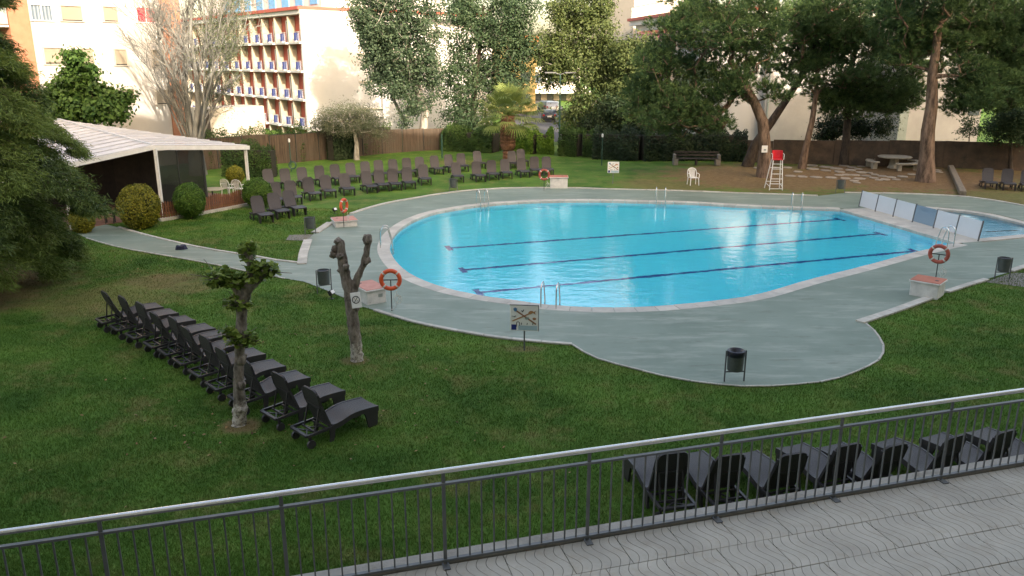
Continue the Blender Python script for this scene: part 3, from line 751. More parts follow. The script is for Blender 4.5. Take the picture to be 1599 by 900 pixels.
for u, v, rz_, bag, lb in ((1146, 597, 0.05, 1, 'litter bin with a dark blue bag on the rounded near edge of the deck'), (507, 458, 0.5, 0, 'dark litter bin between the pruned tree and the path'),
                           (485, 367, 0.6, 0, 'grey litter bin on the small pad beside the lawn kerb'), (708, 300, 0.05, 0, 'litter bin on the far lawn in front of the loungers'),
                           (1311.5, 302, -0.2, 0, 'litter bin near the flagstones and the white screens'), (1564, 437, -0.15, 0, 'litter bin on the grey pad at the right lawn corner')):
    p = at(u, v)
    if bag: o = bin_proto(True)
    elif BP is None: o = BP = bin_proto(False)
    else: o = copy_tree(BP)
    o.location = (p.x, p.y, 0.022 if v > 310 else 0.0); o.rotation_euler = (0, 0, rz_); tag(o, lb, 'litter bin', 'litter bins around the pool')

# ------------------------------------------------------------------ white blocks with red tops
def block(c, rz, wx, wy, h, top, lb, vent=False, hole=(0.1, 0.0)):
    t = thing('pump_box', lb, 'box', (c[0], c[1], 0.0), rz, 'white boxes with red tops around the pool')
    m = MB(); m.box((0, 0, h / 2), (wx, wy, h)); m.build('body', M['block_white'], t, bevel=0.012)
    m = MB(); m.box((0, 0, h + 0.025), (wx + 0.09, wy + 0.09, 0.05)); m.build('rim', M['block_white'], t, bevel=0.01)
    m = MB(); m.box((0, 0, h + 0.058), (wx + 0.05, wy + 0.05, 0.018)); m.build('lid', M[top], t, bevel=0.004)
    m = MB(); m.lathe([(0.055, 0), (0.055, 0.006), (0.0, 0.006)], 14, (hole[0], hole[1], h + 0.067)); m.build('lid_hole', M['black'], t)
    if vent:
        m = MB()
        for i in range(5): m.box((wx * 0.10 + 0.03 * i, -wy / 2 - 0.004, h * 0.62), (0.018, 0.008, 0.10))
        m.build('vent', M['gprint'], t)
    return t
pb = at(607, 484)
block((at(567, 470).x + 0.20, at(574, 470).y + 0.05), R(35), 0.62, 0.98, 0.42, 'pink_top', 'white box with a faded pink top beside the pruned tree', True, (-0.15, 0.33))
block((at(537, 353).x, at(537, 352).y), R(22), 0.95, 0.95, 0.24, 'pink_top', 'low white box with a pink top at the left kerb of the deck', False, (-0.28, 0.2))
block((at(873, 295).x, at(873, 294).y + 0.15), R(-2), 0.98, 0.8, 0.60, 'red_top', 'clean white box with a red top beside the far lifebuoy', False, (0.2, 0.1))
block((at(1449, 463).x, at(1449, 463).y + 0.10), R(-42), 0.80, 0.74, 0.46, 'red_top', 'weathered white box with a brick red top at the right lawn corner', False, (0.25, -0.05))

# ------------------------------------------------------------------ lifebuoys
def lifebuoy(p, rz, m_ring, lb, hgt=0.93, rope=True, side=0):
    t = thing('lifebuoy_stand', lb, 'lifebuoy', (p[0], p[1], 0.02), rz, 'lifebuoys on posts around the pool')
    m = MB(); m.tube([(0, 0.02, 0), (0, 0.02, hgt)], 0.016, 8); m.build('post', M['dark_metal'], t, smooth=True)
    m = MB(); m.beam((-0.27, 0.02, hgt), (0.27, 0.02, hgt), 0.02, 0.03); m.build('crossbar', M['dark_metal'], t)
    Mx = Matrix.Rotation(R(90), 3, 'X') @ Matrix.Identity(3)
    m = MB(); m.torus((0, -0.035, hgt + 0.02), 0.265, 0.062, Mx, 36, 12); m.build('ring', m_ring, t, smooth=True)
    m = MB()
    for a in (45, 135, 225, 315):
        c = Vector((0.265 * math.cos(R(a)), -0.035, hgt + 0.02 + 0.265 * math.sin(R(a)))); d = Vector((math.cos(R(a)), 0, math.sin(R(a)))); tn = Vector((-d.z, 0, d.x))
        P = [c + (d * math.cos(2 * math.pi * i / 12) + Vector((0, 1, 0)) * math.sin(2 * math.pi * i / 12)) * 0.064 for i in range(12)]
        for i in range(12): m.beam(P[i], P[(i + 1) % 12], 0.045, 0.006, up=(P[i] - c))
    m.build('band', M['rope'], t)
    if rope:
        m = MB(); rr = random.Random(7)
        P = [(0.16, -0.10, hgt - 0.30), (0.20, -0.09, hgt - 0.5)] + [(0.20 + 0.09 * math.cos(a * 0.9), -0.09, hgt - 0.55 + 0.13 * math.sin(a * 0.9)) for a in range(9)] + [(0.10, -0.06, 0.1), (0.0, -0.02, 0.06), (-0.03, 0, 0.03)]
        m.tube(spline([Vector(p) for p in P], 3), 0.009, 5); m.build('rope', M['rope'], t, smooth=True)
    return t
p = at(612, 487); lifebuoy(p, R(4), M['orange'], 'bright orange lifebuoy on a post beside the box by the pruned tree', 0.93)
p = at(537, 352); lifebuoy((p.x + 0.15, p.y - 0.62), R(72), M['orange'], 'orange lifebuoy seen edge on over the low pink topped box', 0.95)
p = at(849.5, 298); lifebuoy(p, R(-3), M['faded_red'], 'faded red lifebuoy beside the clean white box on the far side', 0.86)
p = at(1460, 441); lifebuoy(p, R(-38), M['faded_red'], 'faded red lifebuoy behind the weathered box at the right', 0.92)

# ------------------------------------------------------------------ pool ladders
def ladder(p, inward, lb, h=0.72, w_=0.46, reach=0.75, set_=0.32):
    ang = math.atan2(inward[1], inward[0])
    t = thing('pool_ladder', lb, 'ladder', (p[0], p[1], 0.03), ang, 'steel ladders round the pool')
    for s in (-1, 1):
        P = [(-set_, s * w_ / 2, 0.0), (-set_, s * w_ / 2, h * 0.72), (-set_ + 0.05, s * w_ / 2, h * 0.90), (-set_ + 0.17, s * w_ / 2, h), (-set_ + 0.30, s * w_ / 2, h * 0.93),
             (0.05, s * w_ / 2, h * 0.62), (0.12, s * w_ / 2, 0.20), (0.14, s * w_ / 2, -0.2), (0.15, s * w_ / 2, -1.15)]
        m = MB(); m.tube(spline([Vector(q) for q in P], 4), 0.021, 10); m.build('handrail', M['steel'], t, smooth=True)
    for z in (-0.22, -0.50, -0.78):
        m = MB(); m.box((0.14, 0, z), (0.09, w_ - 0.03, 0.03)); m.build('step', M['steel'], t)
    return t
def ladder_px(u, v, lb, nrm=None, **k):
    p = at(u, v)
    i = min(range(len(inner_all)), key=lambda j: (inner_all[j] - p).length); q = inner_all[i]
    d = inner_all[(i + 1) % len(inner_all)] - inner_all[i - 1]; nn = Vector((-d.y, d.x, 0)).normalized()
    ladder(q, nn, lb, **k)
ladder_px(753, 321, 'steel pool ladder on the far left curve below the litter bin')
ladder_px(606, 386, 'steel pool ladder at the left end of the pool by the pruned tree', h=0.78)
ladder_px(1034, 316.5, 'steel pool ladder in the middle of the far edge')
ladder_px(1236, 325, 'steel pool ladder on the far edge below the lifeguard chair')
ladder_px(855, 478, 'steel pool ladder on the near edge behind the rules board')
ladder_px(1466, 386, 'steel pool ladder at the sharp right corner next to the screens', h=0.8)

# ------------------------------------------------------------------ white screens between the pools
sb_ = [(1341, 324), (1367.6, 331.3), (1396, 339.3), (1427, 348), (1458.5, 357.5), (1491.5, 367.3), (1527, 377.8)]
sbw = [at(*p) for p in sb_]
A, B_ = sbw[0], sbw[-1]; sd = (B_ - A).normalized(); sn = Vector((-sd.y, sd.x, 0))
sbw = [A + sd * (p - A).dot(sd) for p in sbw]
t = thing('pool_screen', 'row of six low screen panels between the pool and the wading pool', 'screen', A)
up = Vector((0, 0, 0.82)) + sn * 0.10
for i in range(7):
    m = MB(); b = sbw[i] - A; m.beam(b + Vector((0, 0, 0.02)), b + up * 1.05, 0.05, 0.04, up=sn); m.build('post', M['grey_paint'], t)
for i in range(6):
    a = sbw[i] - A + sd * 0.04; b = sbw[i + 1] - A - sd * 0.04
    z0 = up * 0.10; m = MB()
    q = [a + z0, b + z0, b + up, a + up]; o_ = sn * 0.012
    m.add([p - o_ for p in q] + [p + o_ for p in q], [(0, 1, 2, 3), (7, 6, 5, 4), (0, 4, 5, 1), (1, 5, 6, 2), (2, 6, 7, 3), (3, 7, 4, 0)])
    o = m.build('panel', M['panel_clear'] if i == 3 else M['panel'], t)
    if i == 3: o['label'] = 'clear bluish panel'

# ------------------------------------------------------------------ signs
def rules_board(p, rz, lb, wd, ht, zc, tilt=0.0):
    t = thing('rules_sign', lb, 'sign', (p[0], p[1], 0), rz, 'pool rules boards')
    m = MB(); m.beam((0, 0.03, 0), (0, 0.03, zc + ht / 2 - 0.03), 0.05, 0.035); m.build('post', M['grey_paint'], t)
    m = MB(); m.box((0, 0, zc), (wd, 0.02, ht)); m.build('board', M['sign_white'], t, bevel=0.004)
    m = MB(); e = 0.012
    m.box((0, 0.004, zc + ht / 2 + e / 2), (wd + 2 * e, 0.034, e)); m.box((wd / 2 + e / 2, 0.004, zc), (e, 0.034, ht - 0.002)); m.build('board_edge', M['black'], t)
    y = -0.0125
    def P(mt, poly):
        m = MB(); q = [(x * wd, zc + z * ht) for x, z in poly]; n = len(q)
        m.add([(x, y, z) for x, z in q] + [(x, y + 0.002, z) for x, z in q], [tuple(range(n)), tuple(range(n, 2 * n))[::-1]] + [(i, (i + 1) % n, n + (i + 1) % n, n + i) for i in range(n)])
        return m.build('pictogram', mt, t)
    def bar(mt, a, b, w2):
        nonlocal y
        d = Vector((b[0] - a[0], b[1] - a[1])); d.normalize(); n = Vector((-d.y, d.x)) * w2 / 2
        y -= 0.0006; P(mt, [(a[0] + n.x, a[1] + n.y), (a[0] - n.x, a[1] - n.y), (b[0] - n.x, b[1] - n.y), (b[0] + n.x, b[1] + n.y)])
    def blob(mt, c, rx, rz2, k=9, ir=0.25, seed=1, rot=0):
        nonlocal y
        r_ = random.Random(seed); y -= 0.0006
        q = []
        for i in range(k):
            a = 2 * math.pi * i / k; rr = 1 - ir * r_.random(); x, z = rx * rr * math.cos(a), rz2 * rr * math.sin(a)
            q.append((c[0] + x * math.cos(rot) - z * math.sin(rot), c[1] + x * math.sin(rot) + z * math.cos(rot)))
        P(mt, q)
    P(M['lblue'], [(-0.46, -0.47), (0.46, -0.47), (0.46, -0.29), (-0.46, -0.29)])
    y -= 0.0006
    P(M['blue'], [(-0.46, -0.47), (-0.27, -0.47), (-0.27, -0.26), (-0.46, -0.26)])
    bar(M['sign_white'], (-0.245, -0.47), (-0.245, -0.22), 0.07)
    for i in range(6):
        a0, a1 = math.pi * (1 - i / 6), math.pi * (1 - (i + 1) / 6)
        bar(M['black'], (-0.22 + 0.055 * math.cos(a0), -0.20 + 0.055 * math.sin(a0)), (-0.22 + 0.055 * math.cos(a1), -0.20 + 0.055 * math.sin(a1)), 0.022)
    bar(M['black'], (-0.275, -0.34), (-0.275, -0.20), 0.022); bar(M['black'], (-0.165, -0.30), (-0.165, -0.20), 0.022)
    bar(M['obrown'], (-0.42, -0.12), (0.20, 0.20), 0.045); bar(M['brown'], (-0.30, 0.30), (0.42, -0.22), 0.055)
    blob(M['mblue'], (-0.32, 0.33), 0.13, 0.08, 9, 0.5, 2, -0.7)
    blob(M['obrown'], (0.23, 0.24), 0.11, 0.07, 9, 0.25, 3, 0.4)
    P(M['obrown'], [(0.30, 0.24), (0.42, 0.32), (0.38, 0.24), (0.41, 0.15)])
    blob(M['gprint'], (0.10, 0.0), 0.09, 0.06, 7, 0.4, 4); blob(M['obrown'], (0.36, 0.0), 0.075, 0.05, 10, 0.1, 5); blob(M['brown'], (0.36, -0.03), 0.055, 0.03, 10, 0.1, 6)
    bar(M['black'], (-0.06, 0.25), (-0.02, 0.34), 0.03); bar(M['black'], (-0.10, 0.31), (-0.06, 0.25), 0.025)
    bar(M['gprint'], (-0.44, 0.08), (-0.34, 0.05), 0.03); bar(M['black'], (-0.36, 0.05), (-0.30, 0.09), 0.03)
    for x in (-0.10, 0.10, 0.30): bar(M['black'], (x, -0.25), (x + 0.01, -0.17), 0.025)
    return t
p = at(818.5, 548); rules_board(p, R(-7), 'white pool rules board with crossed pictograms on the near lawn edge', 0.70, 0.66, 0.86)
p = at(957, 287); rules_board(p, R(2), 'white pool rules board on the far lawn', 0.68, 0.66, 0.96)
# ------------------------------------------------------------------ lifeguard chair and plastic chairs
def guard_chair(p, rz):
    t = thing('lifeguard_chair', 'tall white lifeguard ladder chair with a red seat under the pines', 'lifeguard chair', (p[0], p[1], 0), rz)
    legs = [((-0.36, -0.30, 0), (-0.25, -0.16, 1.66)), ((0.36, -0.30, 0), (0.25, -0.16, 1.66)), ((-0.42, 0.55, 0), (-0.25, 0.20, 1.66)), ((0.42, 0.55, 0), (0.25, 0.20, 1.66))]
    for a, b in legs:
        m = MB(); m.tube([a, b], 0.026, 8); m.build('leg', M['white_plastic'], t, smooth=True)
    for i in range(6):
        f = 0.05 + i * 0.165; z = 1.66 * f; x = 0.36 - 0.11 * f; yy = -0.30 + 0.14 * f
        m = MB(); m.box((0, yy, z), (2 * x - 0.02, 0.075, 0.026)); m.build('rung', M['white_plastic'], t)
    m = MB(); m.beam((-0.40, 0.45, 0.4), (0.40, 0.45, 0.4), 0.03, 0.03); m.beam((-0.30, 0.30, 1.2), (0.30, 0.30, 1.2), 0.03, 0.03)
    m.beam((-0.345, -0.285, 0.2), (-0.38, 0.48, 0.3), 0.025, 0.025); m.beam((0.345, -0.285, 0.2), (0.38, 0.48, 0.3), 0.025, 0.025); m.build('brace', M['white_plastic'], t)
    m = MB(); m.box((0, 0.02, 1.69), (0.56, 0.46, 0.05)); m.build('seat', M['red'], t, bevel=0.015)
    m = MB(); V = []
    for i in range(9):
        a = math.pi * (0.04 + 0.92 * i / 8); V.append((-0.30 * math.cos(a), 0.02 + 0.24 * math.sin(a)))
    poly = V + [(x * 0.93, y - 0.03) for x, y in reversed(V)]
    m.prism(poly, 1.72, 2.18); m.build('backrest', M['red'], t, smooth=False)
    for s in (-1, 1):
        m = MB(); m.tube([(s * 0.31, -0.2, 1.70), (s * 0.32, -0.2, 1.98), (s * 0.32, 0.05, 2.02)], 0.018, 6); m.build('armrest', M['white_plastic'], t, smooth=True)
p = at(1211, 297); guard_chair((p.x, p.y + 0.2), R(-3))
def plastic_chair(p, rz, lb, z=0.0, grp='white plastic chairs'):
    t = thing('plastic_chair', lb, 'chair', (p[0], p[1], z), rz, grp)
    m = MB(); m.prism([(-0.22, -0.24), (0.22, -0.24), (0.21, 0.20), (-0.21, 0.20)], 0.42, 0.45); m.build('seat', M['white_plastic'], t, bevel=0.008)
    for sx_, sy_ in ((-1, -1), (1, -1), (-1, 1), (1, 1)):
        m = MB(); m.tube([(sx_ * 0.26, sy_ * 0.27, 0), (sx_ * 0.235, sy_ * 0.22, 0.43)], [0.022, 0.028], 6); m.build('leg', M['white_plastic'], t, smooth=True)
    m = MB(); arch = [(-0.25, 0.22, 0.44), (-0.27, 0.27, 0.66), (-0.22, 0.31, 0.86), (-0.10, 0.33, 0.93), (0, 0.335, 0.945), (0.10, 0.33, 0.93), (0.22, 0.31, 0.86), (0.27, 0.27, 0.66), (0.25, 0.22, 0.44)]
    m.tube(spline([Vector(q) for q in arch], 3), 0.026, 6); m.build('back_frame', M['white_plastic'], t, smooth=True)
    for i in range(5):
        x = -0.14 + 0.07 * i
        m = MB(); m.beam((x * 0.9, 0.225, 0.44), (x * 1.1, 0.325, 0.91 - abs(x) * 0.35), 0.042, 0.012, up=(0, 1, 0)); m.build('slat', M['white_plastic'], t)
    for s in (-1, 1):
        m = MB(); m.tube([(s * 0.255, -0.23, 0.43), (s * 0.28, -0.22, 0.64), (s * 0.285, 0.0, 0.665), (s * 0.27, 0.27, 0.67)], 0.02, 6); m.build('armrest', M['white_plastic'], t, smooth=True)
p = at(1082, 289); plastic_chair(p, R(8), 'lone white plastic chair on the brown far lawn')
# ------------------------------------------------------------------ bench, picnic table, log, flagstones
p = at(1087, 258); t = thing('park_bench', 'long dark slatted bench with pale concrete ends below the dark hedge', 'bench', (p.x, p.y, 0), R(-4))
for s in (-1, 1):
    m = MB(); m.box((s * 1.45, 0, 0.22), (0.34, 0.62, 0.44)); m.box((s * 1.52, 0, 0.60), (0.16, 0.6, 0.31)); m.build('end_block', M['pad'], t, bevel=0.02)
for i in range(4):
    m = MB(); m.box((0, -0.24 + i * 0.14, 0.46), (3.1, 0.11, 0.045)); m.build('slat', M['wood_dark'], t)
for i in range(2):
    m = MB(); m.box((0, 0.30 + 0.03 * i, 0.66 + 0.2 * i), (3.1, 0.04, 0.12)); m.build('back_slat', M['wood_dark'], t)
m = MB(); m.box((0, 0.05, 0.2), (0.12, 0.5, 0.4)); m.build('leg', M['wood_dark'], t)
p = at(1395, 262.5); pc = Vector((p.x, p.y, 0))
t = thing('picnic_table', 'round stone picnic table under the big pine', 'table', pc)
m = MB(); m.lathe([(0, 0.70), (1.05, 0.70), (1.08, 0.73), (1.08, 0.78), (1.05, 0.80), (0, 0.80)], 12); m.build('table_top', M['table_stone'], t)
m = MB(); m.lathe([(0.42, 0), (0.32, 0.2), (0.28, 0.70)], 10); m.build('pedestal', M['table_stone'], t)
for i, (a, lb) in enumerate(((-78, 'curved stone bench on the pool side of the picnic table'), (8, 'curved stone bench on the trunk side of the picnic table'), (172, 'curved stone bench at the left of the picnic table'), (95, 'curved stone bench on the wall side of the picnic table'))):
    b = thing('stone_bench', lb, 'bench', pc, R(a), 'stone benches round the picnic table')
    m = MB(); arc = [(1.35 * math.cos(q), 1.35 * math.sin(q)) for q in [R(-34 + 68 * j / 6) for j in range(7)]] + [(1.80 * math.cos(q), 1.80 * math.sin(q)) for q in [R(34 - 68 * j / 6) for j in range(7)]]
    m.prism(arc, 0.40, 0.50); m.build('seat', M['table_stone'], b, bevel=0.012)
    for q in (-24, 24):
        m = MB(); m.box((1.57 * math.cos(R(q)), 1.57 * math.sin(R(q)), 0.2), (0.34, 0.22, 0.40), R(q)); m.build('leg', M['table_stone'], b)
A = at(1484, 264); B_ = at(1503, 306); m = MB(); m.beam(A + Vector((0, 0, 0.13)), B_ + Vector((0, 0, 0.13)), 0.34, 0.26)
tag(m.build('timber_beam', M['log'], None, bevel=0.03), 'weathered timber beam lying on the brown earth edge', 'beam')
stone_px = [(1234, 275.5, 20), (1253, 276.5, 18), (1275, 277.5, 20), (1298, 278, 19), (1320, 279.5, 17), (1342, 279.5, 19), (1268, 259, 22), (1290, 261.5, 22), (1306, 264, 20), (1268, 264.5, 20), (1290, 267, 18), (1311, 269, 18), (1328, 266.5, 18), (1345, 270, 18),
            (1335, 274, 18), (1352, 275.5, 16), (1322, 273.5, 16), (1365, 278.5, 16), (1378, 276, 15), (1392, 277.5, 16), (1409, 276.5, 16), (1425, 273, 16), (1345, 260.5, 14), (1341, 264.5, 13), (1351, 258, 16), (1366, 256.5, 14), (1372, 282, 12), (1358, 270.5, 12),
            (1330, 262, 15), (1318, 259.5, 16), (1310, 274, 15), (1366, 273.5, 13), (1382, 281, 14), (1400, 281, 14), (1334, 283, 14), (1246, 269, 16), (1463, 266.5, 14), (1466, 269.5, 12), (1456, 272, 12), (1338, 286, 12), (1207, 262, 16), (1185, 263, 18), (1230, 262.5, 16)]
rs = random.Random(4)
sg = thing('flagstone_path', 'scattered pale flagstones set in the earth round the picnic table', 'stepping stones', at(1330, 272))
for u, v, wp in stone_px:
    c = at(u, v); r0 = wp / 2 / ppm(c.y); k = rs.randint(6, 8); ph = rs.random() * 6
    pl = [(r0 * rs.uniform(0.8, 1.1) * math.cos(ph + 6.283 * i / k), r0 * rs.uniform(1.0, 1.35) * math.sin(ph + 6.283 * i / k)) for i in range(k)]
    m = MB(); m.prism(pl, 0.0, 0.035 + rs.random() * 0.02); o = m.build('flagstone', M['stone'], sg, bevel=0.008); o.location = c - sg.location
# ------------------------------------------------------------------ small things on the ground
def floodlight(p, rz, lb):
    t = thing('floodlight', lb, 'floodlight', (p[0], p[1], 0), rz, 'small garden floodlights')
    m = MB(); m.tube([(0, 0, 0), (0, 0, 0.14)], 0.015, 6); m.box((0, 0, 0.008), (0.16, 0.12, 0.016)); m.build('stand', M['black'], t)
    Mx = Matrix.Rotation(R(-35), 3, 'Y')
    m = MB(); m.box((0.0, 0, 0.20), (0.12, 0.20, 0.15), M=Mx); m.build('housing', M['black'], t, bevel=0.01)
    m = MB(); c = Mx @ Vector((0.064, 0, 0)) + Vector((0, 0, 0.20)); m.box(c, (0.006, 0.16, 0.11), M=Mx); m.build('lens', M['sign_white'], t)
p = at(518, 467); floodlight(p, R(-20), 'small black floodlight on the grass by the pruned tree')
p = at(523, 334); floodlight(p, R(-30), 'small black floodlight on the grass behind the low pink topped box')
p = at(283, 390); m = MB(); rr = random.Random(9)
P = [Vector((0.30 * math.cos(a / 9 * 6.283) * rr.uniform(0.7, 1.1), 0.24 * math.sin(a / 9 * 6.283) * rr.uniform(0.7, 1.1), 0.0)) for a in range(9)]
Q = [q * 0.65 + Vector((rr.uniform(-.05, .05), rr.uniform(-.05, .05), 0.10 + rr.random() * 0.08)) for q in P]
m.add(P + Q + [Vector((0.03, 0.02, 0.12))], [(i, (i + 1) % 9, 9 + (i + 1) % 9, 9 + i) for i in range(9)] + [(9 + i, 9 + (i + 1) % 9, 18) for i in range(9)])
o = m.build('dropped_cloth', M['bluecloth']); o.location = (p.x, p.y, 0.026); tag(o, 'crumpled dark blue cloth lying on the green path', 'cloth')
# ------------------------------------------------------------------ lamp posts
def garden_post(u, vb, h, lb, white=True, r=0.035, cat='lamp post'):
    p = at(u, vb); t = thing('garden_lamp', lb, cat, (p.x, p.y, 0), 0, 'green posts on the far lawn')
    m = MB(); m.tube([(0, 0, 0), (0, 0, h)], r, 8); m.build('post', M['green_paint'], t, smooth=True)
    if white: m = MB(); m.lathe([(0.0, h + 0.24), (0.06, h + 0.22), (0.075, h + 0.1), (0.06, h)], 10); m.build('lamp_head', M['white_plastic'], t, smooth=True)
    return t
garden_post(939.5, 259, 1.95, 'short green lamp post with a white head in front of the dark hedge')
tp = garden_post(455, 268, 1.9, 'green post with a white lamp head and hose reel among the loungers')
m = MB()
for i in range(3): m.torus((0.12, -0.05, 0.42), 0.20 + 0.03 * i, 0.018, Matrix.Rotation(R(90), 3, 'X'), 18, 5)
m.build('hose', M['green_paint'], tp, smooth=True)
garden_post(690.5, 247, 1.75, 'dark green post beside the pale poplar trunk', False, 0.06)
p = at(873, 241); t = thing('street_lamp', 'tall thin street lamp with two flat heads by the bright hedge', 'street lamp', (p.x, p.y, 0))
m = MB(); m.tube([(0, 0, 0), (0, 0, 6.0)], [0.07, 0.05], 8); m.build('pole', M['green_paint'], t, smooth=True)
for s in (-1, 1):
    m = MB(); m.beam((0, 0, 6.0), (s * 0.35, 0, 6.1), 0.05, 0.05); m.box((s * 0.75, 0, 6.13), (0.85, 0.32, 0.09)); m.build('lamp_head', M['grey_paint'], t)

# ------------------------------------------------------------------ foliage library (numpy)
def npmesh(name, V, Q, mt, parent=None, tint=None, kind=None, smooth=False):
    V = np.asarray(V, dtype=np.float32); Q = np.asarray(Q, dtype=np.int32); k = Q.shape[1]
    me = bpy.data.meshes.new(name); me.vertices.add(len(V)); me.vertices.foreach_set('co', V.ravel())
    me.loops.add(Q.size); me.loops.foreach_set('vertex_index', Q.ravel())
    me.polygons.add(len(Q)); me.polygons.foreach_set('loop_start', np.arange(0, Q.size, k, dtype=np.int32))
    try: me.polygons.foreach_set('loop_total', np.full(len(Q), k, dtype=np.int32))
    except Exception: pass
    if tint is not None:
        a = me.attributes.new('tint', 'FLOAT', 'FACE'); a.data.foreach_set('value', np.asarray(tint, dtype=np.float32))
    me.materials.append(mt)
    if smooth: me.polygons.foreach_set('use_smooth', np.ones(len(Q), dtype=bool))
    me.update(calc_edges=True); me.validate()
    o = bpy.data.objects.new(name, me); link(o)
    if parent: o.parent = parent
    if kind: o['kind'] = kind
    return o
def unit(v): return v / np.maximum(1e-9, np.linalg.norm(v, axis=1, keepdims=True))
def leaves(P, nrm, size, g, aspect=0.55, jit=0.8):
    """diamond leaves at P whose faces look roughly along nrm"""
    n = len(P); nn = unit(nrm + g.normal(size=(n, 3)) * jit)
    a = unit(np.cross(nn, g.normal(size=(n, 3)))); b = np.cross(nn, a)
    L = size * g.uniform(0.65, 1.25, (n, 1)); W = L * aspect
    V = np.stack([P - a * L / 2, P + b * W / 2 + nn * L * 0.08, P + a * L / 2, P - b * W / 2 + nn * L * 0.08], 1).reshape(-1, 3)
    return V, np.arange(4 * n).reshape(n, 4)
def blades(P, D, L, W, g):
    """thin needles from P along D"""
    n = len(P); D = unit(D); s = unit(np.cross(D, g.normal(size=(n, 3)))) * (np.asarray(W).reshape(-1, 1) if np.ndim(W) else W) / 2
    L = np.asarray(L).reshape(-1, 1) if np.ndim(L) else L
    V = np.stack([P - s, P + s, P + D * L + s * 0.25, P + D * L - s * 0.25], 1).reshape(-1, 3)
    return V, np.arange(4 * n).reshape(n, 4)
def skeleton(trunk, tips, r_tip, r_base, step=0.8, seed=0, power=0.5, upbias=0.35):
    """connect every tip to the nearest node below it; trunk = list of points"""
    g = np.random.default_rng(seed)
    nodes = [np.array(trunk[0], float)]; par = [-1]
    for p in trunk[1:]:
        p = np.array(p, float); a = nodes[-1]; k = max(1, int(np.linalg.norm(p - a) / step))
        for i in range(1, k + 1): nodes.append(a + (p - a) * i / k); par.append(len(nodes) - 2)
    nt_ = len(nodes); n0 = max(1, int(nt_ * 0.35))
    if len(tips):
        tips = np.array(tips, float); order = np.argsort(np.linalg.norm(tips - np.array(trunk[len(trunk) // 2]), axis=1))
        for t in tips[order]:
            A = np.array(nodes[n0:]); d = t - A; dist = np.linalg.norm(d, axis=1)
            pen = dist * (1 + upbias * (d[:, 2] < 0.25 * dist))
            j = int(np.argmin(pen)) + n0; a = nodes[j]; k = max(1, int(dist[j - n0] / step)); prev = j
            side_ = g.normal(size=3) * dist[j - n0] * 0.07
            for i in range(1, k + 1):
                f = i / k; q = a + (t - a) * f + side_ * math.sin(math.pi * f) + np.array([0, 0, -0.06 * dist[j - n0] * math.sin(math.pi * f)])
                nodes.append(q); par.append(prev); prev = len(nodes) - 1
    cnt_ = np.zeros(len(nodes)); ch = [0] * len(nodes)
    for i in range(len(nodes)): ch[par[i]] += 1 if par[i] >= 0 else 0
    for i in range(len(nodes) - 1, -1, -1):
        if ch[i] == 0: cnt_[i] += 1
        if par[i] >= 0: cnt_[par[i]] += cnt_[i]
    r = r_tip * cnt_ ** power
    r = r * min(1.0, r_base / r[0]) if r[0] > r_base else r
    f = np.zeros(len(nodes))
    for i in range(nt_):
        t_ = i / max(1, nt_ - 1); r[i] = max(r[i], r_base * (1 - 0.62 * t_) * (1.25 if i == 0 else 1))
    return np.array(nodes), np.array(par), r
def skin(nodes, par, r, sides=6):
    i = np.where(par >= 0)[0]; A = nodes[par[i]]; B = nodes[i]; ra = np.minimum(r[par[i]], r[i] * 1.7 + 0.004); rb = r[i]
    d = unit(B - A); ref = np.where(np.abs(d[:, 2:3]) < 0.9, np.array([[0, 0, 1.0]]), np.array([[1.0, 0, 0]]))
    u = unit(np.cross(d, ref)); v = np.cross(d, u); n = len(i)
    ang = np.arange(sides) * 2 * math.pi / sides
    ring = u[:, None, :] * np.cos(ang)[None, :, None] + v[:, None, :] * np.sin(ang)[None, :, None]
    B2 = B + d * (rb * 0.35)[:, None]
    V = np.concatenate([A[:, None, :] + ring * ra[:, None, None], B2[:, None, :] + ring * rb[:, None, None]], 1).reshape(-1, 3)
    j = np.arange(sides); q = np.stack([j, (j + 1) % sides, sides + (j + 1) % sides, sides + j], 1)
    Q = (np.arange(n)[:, None, None] * 2 * sides + q[None]).reshape(-1, 4)
    return V, Q
def ell_points(g, ells, n, shell=0.35):
    """points in a union of ellipsoids, weighted by size; (centre, rx, ry, rz)"""
    w_ = np.array([(e[1] * e[2] * e[3]) ** 0.67 for e in ells]); idx = g.choice(len(ells), n, p=w_ / w_.sum())
    d = unit(g.normal(size=(n, 3))); rad = (g.uniform(shell ** 3, 1, n) ** (1 / 3))[:, None]
    c = np.array([list(e[0]) for e in ells])[idx]; rr = np.array([e[1:4] for e in ells])[idx]
    return c + d * rad * rr
def pell(Y, lst, dj=0.0, seed=0):
    """crown masses given as (u, v, radius across, radius up) in photo pixels at depth Y"""
    rr = random.Random(seed); out = []
    for (u, v, ru, rv) in lst:
        y = Y + rr.uniform(-dj, dj); c = atY(u, v, y); k = ppm(y)
        out.append((c, ru / k, (ru + rv) / 2 / k, rv / k))
    return out
